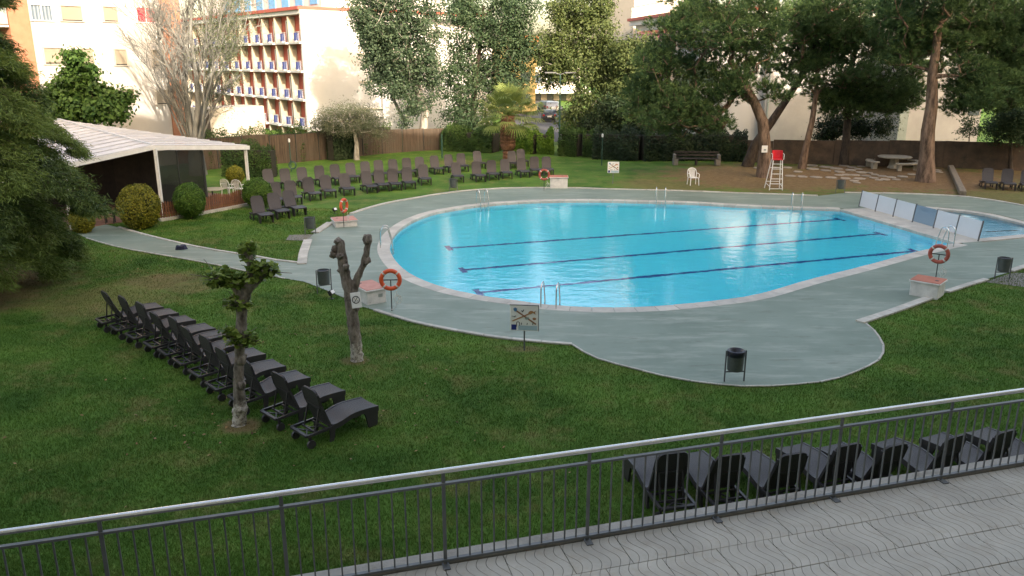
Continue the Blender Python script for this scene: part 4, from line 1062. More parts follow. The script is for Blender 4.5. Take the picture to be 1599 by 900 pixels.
def tree(name, label, cat, base, trunk, ells, leafmat, barkmat, r_base, seed, tips, per_tip, size, clump, kind='leaf', r_tip=0.012, step=0.8, aspect=0.55, group=None, drop=None, extra=None, sides=6, upbias=0.35):
    g = np.random.default_rng(seed); root = thing(name, label, cat, base, 0, group)
    b0 = np.array(list(base)); T = ell_points(g, ells, tips)
    if drop is not None: T = T[drop(T)]
    nodes, par, r = skeleton(trunk, T, r_tip, r_base, step, seed, upbias=upbias)
    V, Q = skin(nodes, par, r, sides)
    npmesh('trunk', V - b0, Q, barkmat, root, smooth=True)
    n = len(T); rep = np.repeat(np.arange(n), per_tip); N_ = len(rep)
    tv = g.uniform(0, 1, n)
    if kind == 'leaf':
        off = g.normal(size=(N_, 3)) * clump * g.uniform(0.5, 1.3, (n, 1))[rep] * np.array([1, 1, 0.75])
        P = T[rep] + off
        V, Q = leaves(P, off / clump + np.array([0, 0, 0.8]), size, g, aspect)
    else:                                                # pine tuft: needles radiating up and out from twig points
        sub = 14
        so = unit(g.normal(size=(n * sub, 3))); so[:, 2] = np.abs(so[:, 2]) * np.where(g.uniform(size=n * sub) < 0.8, 1, -0.5)
        so = so * g.uniform(0.45, 1.0, (n * sub, 1)) * clump * np.repeat(g.uniform(0.75, 1.25, n), sub)[:, None] * np.array([1, 1, 0.62])
        srep = g.integers(0, sub, N_); S = T[rep] + so[rep * sub + srep]
        dirs = unit(so[rep * sub + srep]) * 0.8 + np.array([0, 0, 0.35]) + g.normal(size=(N_, 3)) * 0.42
        V, Q = blades(S, dirs, size * g.uniform(0.7, 1.3, N_), size * 0.15, g)
    tint = np.clip(tv[rep] * 0.6 + g.uniform(0, 0.4, N_), 0, 1)
    npmesh('crown', V - b0, Q, leafmat, root, tint)
    return root
def hedge(name, label, path, wd, ht, leafmat, n, size, seed, cat='hedge', z0=0.0, rough=0.18, group=None, aspect=0.6):
    """leafy mass along a line: a twiggy core and a shell of leaves"""
    g = np.random.default_rng(seed); P = [np.array([p[0], p[1], 0.0]) for p in path]
    root = thing(name, label, cat, (P[0][0], P[0][1], z0), 0, group); b0 = np.array([P[0][0], P[0][1], z0])
    seg = [np.linalg.norm(b - a) for a, b in zip(P, P[1:])]; tot = sum(seg); cum = np.cumsum([0] + seg)
    s = g.uniform(0, tot, n); i = np.clip(np.searchsorted(cum, s) - 1, 0, len(seg) - 1)
    A = np.array(P)[i]; Bq = np.array(P)[i + 1]; f = (s - cum[i]) / np.array(seg)[i]
    c = A + (Bq - A) * f[:, None]; d = unit(Bq - A); nn = np.stack([-d[:, 1], d[:, 0], 0 * d[:, 0]], 1)
    lump = 1 + rough * (np.sin(s * 2.1 + seed) * 0.5 + np.sin(s * 4.7 + 1.3 * seed) * 0.35 + np.sin(s * 9.3) * 0.25)
    a = g.uniform(-0.15, math.pi + 0.15, n); k = g.uniform(0.82, 1.06, n)
    e = 0.55
    y = np.sign(np.cos(a)) * np.abs(np.cos(a)) ** e * wd / 2 * k * lump; z = np.maximum(0.02, np.abs(np.sin(a)) ** e * ht * k * lump * np.where(g.uniform(size=n) < 0.62, g.uniform(0.05, 1, n), 1))
    y = np.where(z < ht * 0.6, np.sign(y) * wd / 2 * k * lump, y)
    pt = c + nn * y[:, None]; pt[:, 2] = z
    out = nn * np.sign(y)[:, None] * 0.8 + np.array([0, 0, 0.7])
    V, Q = leaves(pt, out, size, g, aspect, 0.7); V[:, 2] += 0
    tint = np.clip(g.uniform(0, 1, n) * 0.55 + 0.45 * (0.5 + 0.5 * np.sin(s * 1.7 + z * 3)), 0, 1)
    npmesh('foliage', V - np.array([b0[0], b0[1], 0]), Q, leafmat, root, tint)
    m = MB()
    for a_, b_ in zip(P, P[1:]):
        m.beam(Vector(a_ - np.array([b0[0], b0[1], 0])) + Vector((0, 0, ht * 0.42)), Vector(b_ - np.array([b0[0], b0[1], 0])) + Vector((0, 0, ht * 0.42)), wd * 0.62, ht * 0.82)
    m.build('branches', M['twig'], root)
    return root
def ball(label, u, vb, ru, rv, leafmat, n, size, seed, vc=None, Y=None, name='round_bush'):
    Y = Y or at(u, vb).y; c = atY(u, vc, Y); k = ppm(Y); rx, rz_ = ru / k, rv / k
    g = np.random.default_rng(seed); root = thing(name, label, 'bush', (c.x, Y, 0), 0, 'clipped bushes round the pavilion')
    d = unit(g.normal(size=(n, 3))); lump = 1 + 0.05 * np.sin(d[:, 0] * 7 + seed) * np.sin(d[:, 2] * 6) + 0.04 * np.sin(d[:, 1] * 11)
    rad = (g.uniform(0.86, 1.03, n) * lump)[:, None]
    P = d * rad * np.array([rx, rx, rz_]) + np.array([0, 0, c.z])
    P = P[P[:, 2] > 0.03]; n = len(P); d = unit(P - np.array([0, 0, c.z]))
    V, Q = leaves(P, d * 1.2, size, g, 0.6, 0.75)
    npmesh('foliage', V, Q, leafmat, root, np.clip(g.uniform(0, 1, n) * 0.7 + 0.3 * (0.5 + 0.5 * np.sin(P[:, 0] * 6) * np.sin(P[:, 2] * 7)), 0, 1))
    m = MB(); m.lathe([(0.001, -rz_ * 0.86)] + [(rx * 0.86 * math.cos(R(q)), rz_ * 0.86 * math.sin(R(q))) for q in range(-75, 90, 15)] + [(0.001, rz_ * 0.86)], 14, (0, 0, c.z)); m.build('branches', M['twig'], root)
    m = MB(); m.tube([(0, 0, 0), (0, 0, max(0.1, c.z - rz_ * 0.5))], 0.07, 8); m.build('stem', M['dark_bark'], root)
    return root

# ------------------------------------------------------------------ fence at the back left, brown wall at the back right
fb = [at(u, v) for u, v in ((300, 268), (389, 258.6), (451, 255), (500, 250), (559, 244.5), (606, 239.5), (653, 236), (696, 234))]
fz = [2.0, 2.05, 2.0, 2.0, 2.05, 1.85, 1.75, 1.7]
t = thing('reed_fence', 'long brown brushwood fence at the back of the left lawn', 'fence', fb[0])
fl = resample(fb, 1.9)
for i in range(len(fl) - 1):
    a, b = fl[i] - fb[0], fl[i + 1] - fb[0]; f = i / (len(fl) - 1) * (len(fz) - 1); j = min(int(f), len(fz) - 2); h = fz[j] + (fz[j + 1] - fz[j]) * (f - j) + random.Random(i).uniform(-0.05, 0.05)
    m = MB(); d = (b - a).normalized(); m.beam(a + d * 0.03 + Vector((0, 0, h / 2)), b - d * 0.03 + Vector((0, 0, h / 2)), 0.07, h); m.build('reed_panel', M['reed'], t)
    m = MB(); n_ = Vector((-d.y, d.x, 0)); q = a + n_ * (-0.07 if n_.y > 0 else 0.07); m.tube([q, q + Vector((0, 0, h + 0.08))], 0.03, 6); m.build('post', M['dark_metal'], t)
wb = [at(1068, 248), at(1205, 255), at(1300, 257.5), at(1470, 261.8), at(1599, 267), at(1760, 275)]
wtop = [atY(1068, 219.5, wb[0].y).z, atY(1205, 219, wb[1].y).z, atY(1300, 219.5, wb[2].y).z, atY(1413, 220, wb[3].y).z, atY(1498, 224.6, wb[4].y).z, 1.55]
t = thing('garden_wall', 'rough brown garden wall behind the pines', 'wall', wb[0])
for i in range(len(wb) - 1):
    a, b = wb[i] - wb[0], wb[i + 1] - wb[0]; m = MB()
    k = max(1, int((b - a).length / 3.0))
    for j in range(k):
        p, q = a.lerp(b, j / k), a.lerp(b, (j + 1) / k); h = wtop[i] + (wtop[i + 1] - wtop[i]) * (j + 0.5) / k; d = (q - p).normalized()
        m = MB(); m.beam(p + d * 0.012 + Vector((0, 0, h / 2)), q - d * 0.012 + Vector((0, 0, h / 2)), 0.16, h); m.build('wall_panel', M['wall_brown'], t)

# ------------------------------------------------------------------ pavilion
C0 = atY(236, 229, 37.0); C1 = atY(386.5, 229, 41.6); AP = atY(85, 187.5, 46.0); C3 = C0 + Vector((-6.2, -5.0, -0.05))
tdir = atY(140, 249.5, 34.6); C3 = C0 + (tdir - C0) * 2.6
pav = thing('pavilion', 'open garden pavilion with a white boarded roof and dark plastic screens', 'pavilion', (C0.x, C0.y, 0))
po = Vector((C0.x, C0.y, 0))
def slats(a, b, apex, n, name, th=0.035, f1=0.97):
    for i in range(n):
        f, h = i / n * f1, ((i + 1) / n * f1) + 0.004; lift = Vector((0, 0, 0.02 if i % 2 else 0.0))
        q = [a.lerp(apex, f), b.lerp(apex, f), b.lerp(apex, h), a.lerp(apex, h)]
        q = [p - po for p in q]; up_ = Vector((0, 0, th)); dz_ = Vector((0, 0, 0.05))
        V = [q[0] + dz_, q[1] + dz_, q[2], q[3], q[0] + up_ + dz_, q[1] + up_ + dz_, q[2] + up_, q[3] + up_]
        m = MB(); m.add(V, [(0, 3, 2, 1), (4, 5, 6, 7), (0, 1, 5, 4), (1, 2, 6, 5), (2, 3, 7, 6), (3, 0, 4, 7)]); m.build(name, M['roof_white'], pav)
slats(C0, C1, AP, 16, 'roof_board')
slats(C3, C0, AP, 14, 'roof_board')
m = MB(); m.beam(C0 - po + Vector((0, 0, 0.10)), C0.lerp(AP, 0.95) - po + Vector((0, 0, 0.12)), 0.10, 0.07); m.build('hip_cap', M['roof_white'], pav)
for a, b in ((C0, C1), (C3, C0)):
    d = (b - a).normalized(); m = MB(); m.beam(a - po - d * 0.12 + Vector((0, 0, -0.06)), b - po + d * 0.1 + Vector((0, 0, -0.06)), 0.10, 0.20); m.build('eaves_beam', M['white_paint'], pav)
m = MB(); m.beam(C1 - po + Vector((0, 0, -0.05)), C1.lerp(AP, 0.95) - po + Vector((0, 0, -0.03)), 0.08, 0.16); m.build('eaves_beam', M['white_paint'], pav)
b1 = at(254, 338); b1.y = C0.y; 
for p in (C0 + Vector((0.12, 0.10, 0)), C1 + Vector((-0.12, 0.0, 0)), C0.lerp(C3, 0.55) + Vector((0, 0.15, 0))):
    m = MB(); m.beam(Vector((p.x, p.y, 0)) - po, Vector((p.x, p.y, p.z - 0.1)) - po, 0.13, 0.13); m.build('post', M['white_paint'], pav)
E_ = (C1 - C0); E_.z = 0; EN = Vector((-E_.y, E_.x, 0)).normalized(); Ed = E_.normalized()
m = MB(); fl_ = [C0 - Ed * 0.6, C1 + Ed * 0.2, C1 + EN * 7, C0 + EN * 9.5 - Ed * 6, C3 - Ed * 0.2]
m.prism([Vector((p.x, p.y, 0)) - po for p in fl_], -0.1, 0.05); m.build('floor', M['terracotta_floor'], pav)
# dark screens: tinted plastic between posts, added boards darkening the back
def screen(a, b, z0, z1, mt, name='screen', th=0.02):
    m = MB(); a = Vector((a.x, a.y, 0)) - po; b = Vector((b.x, b.y, 0)) - po
    m.beam(a + Vector((0, 0, (z0 + z1) / 2)), b + Vector((0, 0, (z0 + z1) / 2)), th, z1 - z0); return m.build(name, mt, pav)
zc = C0.z - 0.2
mid = C0 + Ed * (E_.length * 0.50)
screen(C0 + Ed * 0.25 + EN * 0.12, mid + EN * 0.12, 0.10, zc - 0.05, M['tinted'])
m = MB(); q = mid + EN * 0.12 + Ed * 0.05; m.beam(Vector((q.x, q.y, 0)) - po, Vector((q.x, q.y, zc)) - po, 0.10, 0.10); m.build('screen_post', M['dark_metal'], pav)
m = MB(); q = C0 + Ed * (E_.length * 0.25) + EN * 0.12; m.beam(Vector((q.x, q.y, 0.1)) - po, Vector((q.x, q.y, zc)) - po, 0.04, 0.04); m.build('screen_post', M['dark_metal'], pav)
# added dark boards across the back, standing in for the shaded interior
bw0 = mid + EN * 4.2 + Ed * 0.2; bw1 = C0 + EN * 6.5 - Ed * 5.5
P = resample([Vector((bw0.x, bw0.y, 0)), Vector((bw1.x, bw1.y, 0))], 0.5)
for a, b in zip(P, P[1:]):
    m = MB(); d = (b - a).normalized(); m.beam(a - po - d * 0.004 + Vector((0, 0, 1.35)), b - po - d * 0.004 + Vector((0, 0, 1.35)), 0.05, 2.7); m.build('shade_board', M['dark_interior'], pav)
sd_ = mid + EN * 4.0; screen(mid + EN * 0.4, sd_, 0.05, 0.9, M['dark_interior'], 'low_wall', 0.06)
# picket fence
fpx = [(249, 346), (270, 343), (310, 336), (350, 328.5), (386, 321.5)]
fp = [at(*p) for p in fpx]; fo = fp[0]
pf = thing('picket_fence', 'brown wooden picket fence on a low pale kerb in front of the pavilion', 'fence', fo)
L_k = MB(); pl = resample(fp, 0.118); pk0 = None
for i, p in enumerate(pl):
    h = 0.70 + 0.05 * math.sin(i * 0.55)
    if pk0 is None:
        m = MB(); m.prism([(-0.044, 0.0), (0.044, 0.0), (0.044, 0.62), (0.0, 0.70), (-0.044, 0.62)], -0.011, 0.011, M=Matrix(((1, 0, 0), (0, 0, 1), (0, 1, 0)))); o = pk0 = m.build('picket', M['picket'], pf)
    else: o = pk0.copy(); C.objects.link(o); o.parent = pf
    o.location = p - fo + Vector((0, 0, 0.14)); o.scale = (1, 1, h / 0.70); dd = fp[-1] - fp[0]; o.rotation_euler = (0, 0, math.atan2(dd.y, dd.x))
for z in (0.30, 0.62):
    m = MB(); m.tube([q - fo + Vector((0, 0.035, z)) for q in fp], 0.022, 4); m.build('rail', M['picket'], pf)
m = MB()
for a, b in zip(fp, fp[1:]): m.beam(a - fo + Vector((0, 0, 0.06)), b - fo + Vector((0, 0, 0.06)), 0.24, 0.16)
m.build('kerb', M['kerb'], pf)
# furniture of the pavilion
def cafe_table(p, lb, r=0.62, z=0.74):
    t = thing('cafe_table', lb, 'table', (p.x, p.y, 0.05), 0, 'tables in the pavilion')
    m = MB(); m.lathe([(0, z - 0.03), (r, z - 0.03), (r, z), (0, z)], 20); m.build('table_top', M['cream_top'], t)
    m = MB(); m.tube([(0, 0, 0), (0, 0, z - 0.03)], 0.035, 8); m.lathe([(0.28, 0), (0.26, 0.03), (0, 0.04)], 14); m.build('pedestal', M['dark_metal'], t)
for (u, v), lb in (((331, 295), 'cream round table nearest the two white chairs in the pavilion'), ((290, 283), 'cream round table behind the dark screen of the pavilion'), ((228, 270), 'cream round table left of the white pavilion post'),
                   ((222, 261.5), 'cream round table deepest inside the pavilion')):
    cafe_table(at(u, v, 0.79), lb)
plastic_chair(at(358, 308), R(160), 'white plastic chair left of its twin behind the picket fence', 0.05)
plastic_chair(at(375, 309), R(170), 'white plastic chair next to the pavilion corner post', 0.05)
for u, v, a, lb in ((262, 310, 40, 'dark chair behind the plastic screen, by the yellow bush'), (272, 300, 190, 'dark chair deep behind the plastic screen')):
    p = at(u, v); t = thing('bistro_chair', lb, 'chair', (p.x, p.y, 0.05), R(a), 'dark chairs in the pavilion')
    m = MB(); m.lathe([(0, 0.43), (0.2, 0.43), (0.21, 0.46), (0, 0.46)], 14); m.build('seat', M['grey_paint'], t)
    m = MB(); m.tube(spline([Vector(q) for q in ((-0.19, 0.16, 0.44), (-0.18, 0.22, 0.8), (0, 0.25, 0.92), (0.18, 0.22, 0.8), (0.19, 0.16, 0.44))], 3), 0.016, 6); m.torus((0, 0.21, 0.68), 0.09, 0.012, Matrix.Rotation(R(90), 3, 'X'), 14, 5); m.build('back_frame', M['grey_paint'], t, smooth=True)
    for x, y in ((-.17, -.17), (.17, -.17), (-.17, .17), (.17, .17)): m = MB(); m.tube([(x * 1.2, y * 1.2, 0), (x, y, 0.43)], 0.014, 6); m.build('leg', M['grey_paint'], t)
p = at(205, 285); t = thing('table_tennis_table', 'dark blue table tennis table inside the pavilion', 'table', (p.x, p.y, 0.05), R(20))
m = MB(); m.box((0, 0, 0.75), (2.6, 1.45, 0.05)); m.build('table_top', M['bluecloth'], t)
for x in (-1, 1):
    for y in (-.5, .5): m = MB(); m.box((x, y, 0.36), (0.05, 0.05, 0.72)); m.build('leg', M['dark_metal'], t)
p = at(173, 350); t = thing('wooden_stool', 'small dark wooden box stool at the pavilion entrance', 'stool', (p.x, p.y, 0.05), R(15))
m = MB(); m.box((0, 0, 0.46), (0.42, 0.36, 0.05)); m.build('seat', M['wood_dark'], t)
for x in (-.17, .17):
    for y in (-.14, .14): m = MB(); m.box((x, y, 0.22), (0.05, 0.05, 0.44)); m.build('leg', M['wood_dark'], t)

# ------------------------------------------------------------------ buildings
def facade_frame(p0, p1):
    d = (p1 - p0); d.z = 0; L = d.length; d.normalize(); return d, Vector((d.y, -d.x, 0)), L     # along, outward normal (towards the camera side), length
# left apartment house
y0, y1 = 50.0, 56.5
A0 = atY(51, 67, y0); A0.z = 0; A1 = atY(257, 90, y1); A1.z = 0
d, nrm, Lf = facade_frame(A0, A1); HB = 24.0
apt = thing('apartment_house', 'warm white apartment house with orange brick strips and roller shutters', 'building', A0, 0)
def wallbox(name, a, b, depth, z0, z1, mt, parent, out=0.0, rel=A0):
    m = MB(); q = [a + nrm * out, b + nrm * out, b - nrm * depth, a - nrm * depth]
    m.prism([Vector((p.x, p.y, 0)) - Vector((rel.x, rel.y, 0)) for p in q], z0, z1); return m.build(name, mt, parent)
wallbox('wall', A0, A1, 9, 0, HB, M['stucco_warm'], apt)
wallbox('brick_strip', A0 - d * 1.15, A0 - d * 0.003, 9, 0, HB, M['orange_brick'], apt, 0.12)
wallbox('brick_strip', A1 + d * 0.003, A1 + d * 1.4, 9, 0, HB, M['orange_brick'], apt, 0.12)
wallbox('wall', A0 - d * 7, A0 - d * 1.16, 8, 0, HB, M['stucco_cream'], apt, -1.4)
def zat(u, v, p): return atY(u, v, p.y).z
def talong(u):                                           # distance along the facade seen at column u
    r_ = ray(u, 60); best = min(range(0, 400), key=lambda i: abs((A0 + d * Lf * i / 400).x * r_[1] - (A0 + d * Lf * i / 400).y * r_[0])); return Lf * best / 400
def window_apt(u0, u1, v0, v1, fill, name='window', parent=apt):
    a, b = talong(u0), talong(u1); c = A0 + d * (a + b) / 2; z1_, z0_ = zat((u0 + u1) / 2, v0, c), zat((u0 + u1) / 2, v1, c)
    o = Vector((A0.x, A0.y, 0)); w2 = (b - a); Mx = Matrix((d, -nrm, Vector((0, 0, 1)))).transposed()
    root = MB()
    e = 0.05
    for dx_, dz_, sx_, sz_ in ((0, (z1_ - z0_) / 2 + e / 2, w2 + 2 * e, e), (0, -(z1_ - z0_) / 2 - e / 2, w2 + 0.25, e), (-w2 / 2 - e / 2, 0, e, z1_ - z0_), (w2 / 2 + e / 2, 0, e, z1_ - z0_)):
        root.box(Mx @ Vector((dx_, -0.05, dz_)), (sx_, 0.10, sz_), M=Mx)
    if fill != 'shutter': root.box(Mx @ Vector((0, -0.04, 0)), (0.06, 0.06, z1_ - z0_), M=Mx)
    f = root.build(name, M['white_paint'] if fill != 'shutter' else M['stucco_cream'], parent); f.location = c - o + Vector((0, 0, (z0_ + z1_) / 2 - c.z))
    pn = MB(); pn.box((0, 0, 0), (w2, 0.02, z1_ - z0_)); g_ = pn.build({'shutter': 'shutter', 'red': 'curtain', 'curtain': 'curtain'}[fill], {'shutter': M['shutter'], 'red': M['red_curtain'], 'curtain': M['curtain']}[fill], f)
    g_.rotation_euler = (0, 0, math.atan2(d.y, d.x)); g_.location = nrm * 0.015
    if fill == 'shutter':
        s = MB(); s.box((0, 0, 0), (w2, 0.03, 0.07)); h_ = s.build('sill_gap', M['dark'], f); h_.rotation_euler = g_.rotation_euler; h_.location = nrm * 0.02 + Vector((0, 0, -(z1_ - z0_) / 2 + 0.04))
for r_, (v0, v1, us) in enumerate((( -58, -34, ((50, 83), (97, 129), (160, 184), (213, 243))), (8.5, 32, ((54, 86), (101, 132), (166, 187), (217.5, 245))), (75, 100, ((65, 95), (118, 141), (175, 193), (235, 253))), (137, 160, ((72, 102), (122, 146), (180, 198), (233, 259))))):
    for j, (u0, u1) in enumerate(us):
        window_apt(u0, u1, v0 + j * 1.3, v1 + j * 1.0, 'curtain' if (r_, j) == (1, 0) else 'red' if (r_, j) == (1, 3) else 'shutter')
m = MB(); o_ = Vector((A0.x, A0.y, 0)); q = A0 + d * talong(150) - o_ + nrm * 0.06; m.tube([q, q + Vector((0, 0, HB))], 0.05, 6); m.build('drainpipe', M['stucco_cream'], apt)
for z in (3.6, 6.3, 9.0, 11.7):                          # balconies left of the brick strip
    m = MB(); q0 = A0 - d * 5.5 - o_; q1 = A0 - d * 1.2 - o_
    m.prism([q0 + nrm * 0.1, q1 + nrm * 0.1, q1 - nrm * 1.39, q0 - nrm * 1.39], z - 0.12, z); b_ = m.build('balcony', M['stucco_cream'], apt)
    m = MB(); m.beam(q0 + nrm * 0.06 + Vector((0, 0, z + 0.5)), q1 + nrm * 0.06 + Vector((0, 0, z + 0.5)), 0.03, 0.9); m.build('balustrade', M['gprint'], b_)
    m = MB(); m.beam(q0 + d * 0.8 - nrm * 1.37 + Vector((0, 0, z + 1.15)), q1 - d * 0.4 - nrm * 1.37 + Vector((0, 0, z + 1.15)), 0.03, 2.1); m.build('door', M['glass'], b_)
# white hotel with balconies
P0 = atY(474, 100, 78.0); P0.z = 0; d1 = Vector((-0.64, 0.768, 0)); d2 = Vector((0.79, 0.613, 0)); n1 = Vector((-d1.y, d1.x, 0)); n1 = n1 if n1.y < 0 else -n1; n2 = Vector((d2.y, -d2.x, 0))
hot = thing('balcony_hotel', 'bright white hotel with rows of red and blue balconies and a blank end wall', 'building', P0)
HZ = [0.75 + 2.62 * k_ for k_ in range(5)]; NB = 11; BW = 3.0; DP = 0.85; TOP = HZ[4]
m = MB(); foot = [Vector((0, 0, 0)) - n1 * DP + d2 * 0.0, d1 * BW * NB - n1 * DP, d1 * BW * NB - n1 * 14, d2 * 4.6 - n1 * 14 + d1 * 0, d2 * 4.6]
body = [d2 * 0.30, d2 * 5.6, d2 * 5.6 + d1 * 14, d2 * 0.3 + d1 * BW * NB - n1 * DP * 0, d1 * BW * NB - n1 * DP, -n1 * DP]
body = [-n1 * DP + d2 * 0.0, d2 * 5.6 - n1 * 0.0, d2 * 5.6 - n1 * 16, d1 * BW * NB - n1 * 16, d1 * BW * NB - n1 * DP]
m.prism([Vector((0, 0, 0)), d2 * 5.6, d2 * 5.6 - n1 * 16 + d1 * 2, d1 * BW * NB - n1 * 14, d1 * BW * NB - n1 * DP, d1 * 0.25 - n1 * DP, d1 * 0.25], 0, TOP + 0.3)
m.build('wall', M['stucco_white'], hot)
m = MB(); m.prism([n1 * 0.12 + d2 * -0.1, d2 * 5.75 + n2 * 0.12 - d2 * 0.1, d2 * 5.75 - n1 * 16, d1 * BW * NB - n1 * 16, d1 * BW * NB + n1 * 0.12], TOP + 0.32, TOP + 0.62); m.build('parapet', M['terracotta'], hot)
m = MB(); m.prism([n1 * 0.06, d2 * 5.62 + n2 * 0.05, d2 * 5.7 - n1 * 16, d1 * BW * NB - n1 * 16, d1 * BW * NB + n1 * 0.06], TOP - 0.05, TOP + 0.318); m.build('roof_slab', M['stucco_white'], hot)
m = MB(); m.prism([-n1 * 3.0 + d1 * 1.5, d2 * 4.5 - n1 * 3.0, d2 * 4.5 - n1 * 12, d1 * BW * NB - n1 * 12, d1 * BW * NB - n1 * 3], TOP + 0.6, TOP + 3.4); pent = m.build('penthouse', M['stucco_white'], hot)
for i in range(8):
    m = MB(); c = d1 * (3.0 + i * 3.2) - n1 * 2.96 + Vector((0, 0, TOP + 1.9)); m.beam(c - d1 * 0.8, c + d1 * 0.8, 0.08, 1.7); m.build('shutter', M['sky_blue'], pent)
back_z = MB()
m = MB(); q = d1 * 0.26 - n1 * (DP - 0.02); m.beam(q + Vector((0, 0, TOP / 2)), q + d1 * (BW * NB - 0.3) + Vector((0, 0, TOP / 2)), 0.06, TOP - 0.1); m.build('back_wall', M['terracotta'], hot)
proto = None
for k_ in range(5):
    for i in range(NB):
        z = HZ[k_] if k_ < 4 else None
        zb = (HZ[k_ - 1] if k_ else -1.87)
        if proto is None:
            a = d1 * 0.0; Mx = Matrix((d1, n1, Vector((0, 0, 1)))).transposed()
            m = MB()                                      # floor slab with a slightly fanned front edge
            m.prism([Mx @ Vector((0.0, -DP + 0.05, 0)), Mx @ Vector((BW - 0.005, -DP + 0.05, 0)), Mx @ Vector((BW - 0.005, 0.0, 0)), Mx @ Vector((0.0, 0.28, 0))], -0.09, 0.09)
            bal = m.build('balcony', M['stucco_white'], hot)
            m = MB(); m.box(Mx @ Vector((BW - 0.08, -DP / 2 + 0.03, 1.27)), (0.14, DP - 0.1, 2.34), M=Mx); m.build('divider', M['divider'], bal)
            m = MB(); m.box(Mx @ Vector((1.50, -DP + 0.07, 1.12)), (0.80, 0.05, 2.05), M=Mx); dr = m.build('door', M['white_paint'], bal)
            m = MB(); m.box(Mx @ Vector((1.50, -DP + 0.105, 1.12)), (0.38, 0.02, 1.85), M=Mx); m.build('pane', M['glass'], bal)
            for x in (0.55, 1.10):
                m = MB(); m.box(Mx @ Vector((x, 0.15, 0.55)), (0.46, 0.03, 0.72), M=Mx); m.build('balcony_panel', M['blue_panel'], bal)
            m = MB(); m.beam(Mx @ Vector((0.02, 0.22, 0.98)), Mx @ Vector((BW - 0.16, 0.0, 0.98)), 0.03, 0.04)
            for j in range(11): x = 0.15 + j * 0.26; m.beam(Mx @ Vector((x, 0.20 - 0.07 * x, 0.09)), Mx @ Vector((x, 0.20 - 0.07 * x, 0.97)), 0.018, 0.018)
            m.build('railing', M['white_paint'], bal)
            m = MB(); m.box(Mx @ Vector((2.05, -0.25, 0.40)), (0.5, 0.40, 0.06), M=Mx); m.box(Mx @ Vector((2.05, -0.45, 0.65)), (0.5, 0.05, 0.5), M=Mx)
            for x in (1.85, 2.25): m.box(Mx @ Vector((x, -0.25, 0.23)), (0.05, 0.4, 0.28), M=Mx)
            m.build('balcony_chair', M['white_plastic'], bal)
            proto = bal; bal.location = d1 * 0.0 + Vector((0, 0, zb)) ; continue
        b2 = copy_tree(proto, hot); b2.location = d1 * (BW * i) + Vector((0, 0, zb))
m = MB()
for k_ in range(5):
    c = d2 * 6.35 + Vector((0, 0, HZ[k_] - 2.62))
rec = [d2 * 5.62 - n2 * 0.6, d2 * 8.2 - n2 * 0.6, d2 * 8.2 - n2 * 12, d2 * 5.62 - n2 * 12]
m = MB(); m.prism(rec, 0, TOP + 0.1); m.build('recess_wall', M['stucco_cream'], hot)
for k_ in range(4):
    m = MB(); m.prism([d2 * 5.63 + n2 * 0.05, d2 * 8.2 + n2 * 0.05, d2 * 8.2 - n2 * 0.59, d2 * 5.63 - n2 * 0.59], HZ[k_] + 1.55, HZ[k_] + 1.68); lg = m.build('ledge', M['stucco_cream'], hot)
    m = MB(); m.beam(d2 * 6.1 - n2 * 0.57 + Vector((0, 0, HZ[k_] + 0.7)), d2 * 7.7 - n2 * 0.57 + Vector((0, 0, HZ[k_] + 0.7)), 0.06, 1.2); m.build('window', M['shutter'], lg)
m = MB(); m.prism([d2 * 8.21, d2 * 22, d2 * 22 - n2 * 12, d2 * 8.21 - n2 * 12], 0, TOP - 2.0); m.build('side_wing', M['stucco_white'], hot)
# low annexe with a cream wall below the hotel, behind the fence
q0, q1 = atY(331, 215, 66), atY(416, 217, 70); q0.z = q1.z = 0
an = thing('low_annexe', 'low cream annexe wall with a brown gate behind the reed fence', 'building', q0)
dd = (q1 - q0).normalized(); nn_ = Vector((-dd.y, dd.x, 0))
m = MB(); m.prism([Vector((0, 0, 0)), q1 - q0, q1 - q0 + nn_ * 3, nn_ * 3], 0, 3.3); m.build('wall', M['stucco_cream'], an)
m = MB(); m.prism([-dd * 1.2, -dd * 0.02, -dd * 0.02 + nn_ * 0.2, -dd * 1.2 + nn_ * 0.2], 0, 3.2); m.build('gate', M['wood_dark'], an)
# distant hotel wing right of the poplar, yellow house, pale house, right hotel
def boxhouse(name, label, u0, u1, vt, Y, depth, mt, vb=None, yaw=0.0, cat='building'):
    a, b = atY(u0, 150, Y), atY(u1, 150, Y + yaw); a.z = b.z = 0; h = atY((u0 + u1) / 2, vt, Y + yaw / 2).z
    t = thing(name, label, cat, a); dd = (b - a); L = dd.length; dd.normalize(); nn = Vector((-dd.y, dd.x, 0))
    m = MB(); m.prism([Vector((0, 0, 0)), dd * L, dd * L + nn * depth, nn * depth], 0, h); m.build('wall', mt, t)
    return t, dd, nn, L, h
t, dd, nn, L, h = boxhouse('red_balcony_house', 'white house with red balconies glimpsed right of the poplar', 668, 735, 32, 118, 12, M['stucco_white'], yaw=4)
for k_ in range(5):
    z = h - 2.6 - k_ * 3.0
    m = MB(); m.beam(dd * 1.0 - nn * 0.02 + Vector((0, 0, z + 1.0)), dd * (L - 1.2) - nn * 0.02 + Vector((0, 0, z + 1.0)), 0.05, 1.9); m.build('back_wall', M['terracotta'], t)
    m = MB(); m.prism([-nn * 1.3 + dd * 0.6, -nn * 1.3 + dd * (L - 0.6), dd * (L - 0.6) - nn * 0.06, dd * 0.6 - nn * 0.06], z - 0.2, z); b_ = m.build('balcony', M['stucco_white'], t)
    for j in range(3): m = MB(); c = dd * (1.5 + j * 1.9) - nn * 1.28 + Vector((0, 0, z + 0.5)); m.beam(c, c + dd * 0.9, 0.05, 0.9); m.build('balcony_panel', M['blue_panel'], b_)
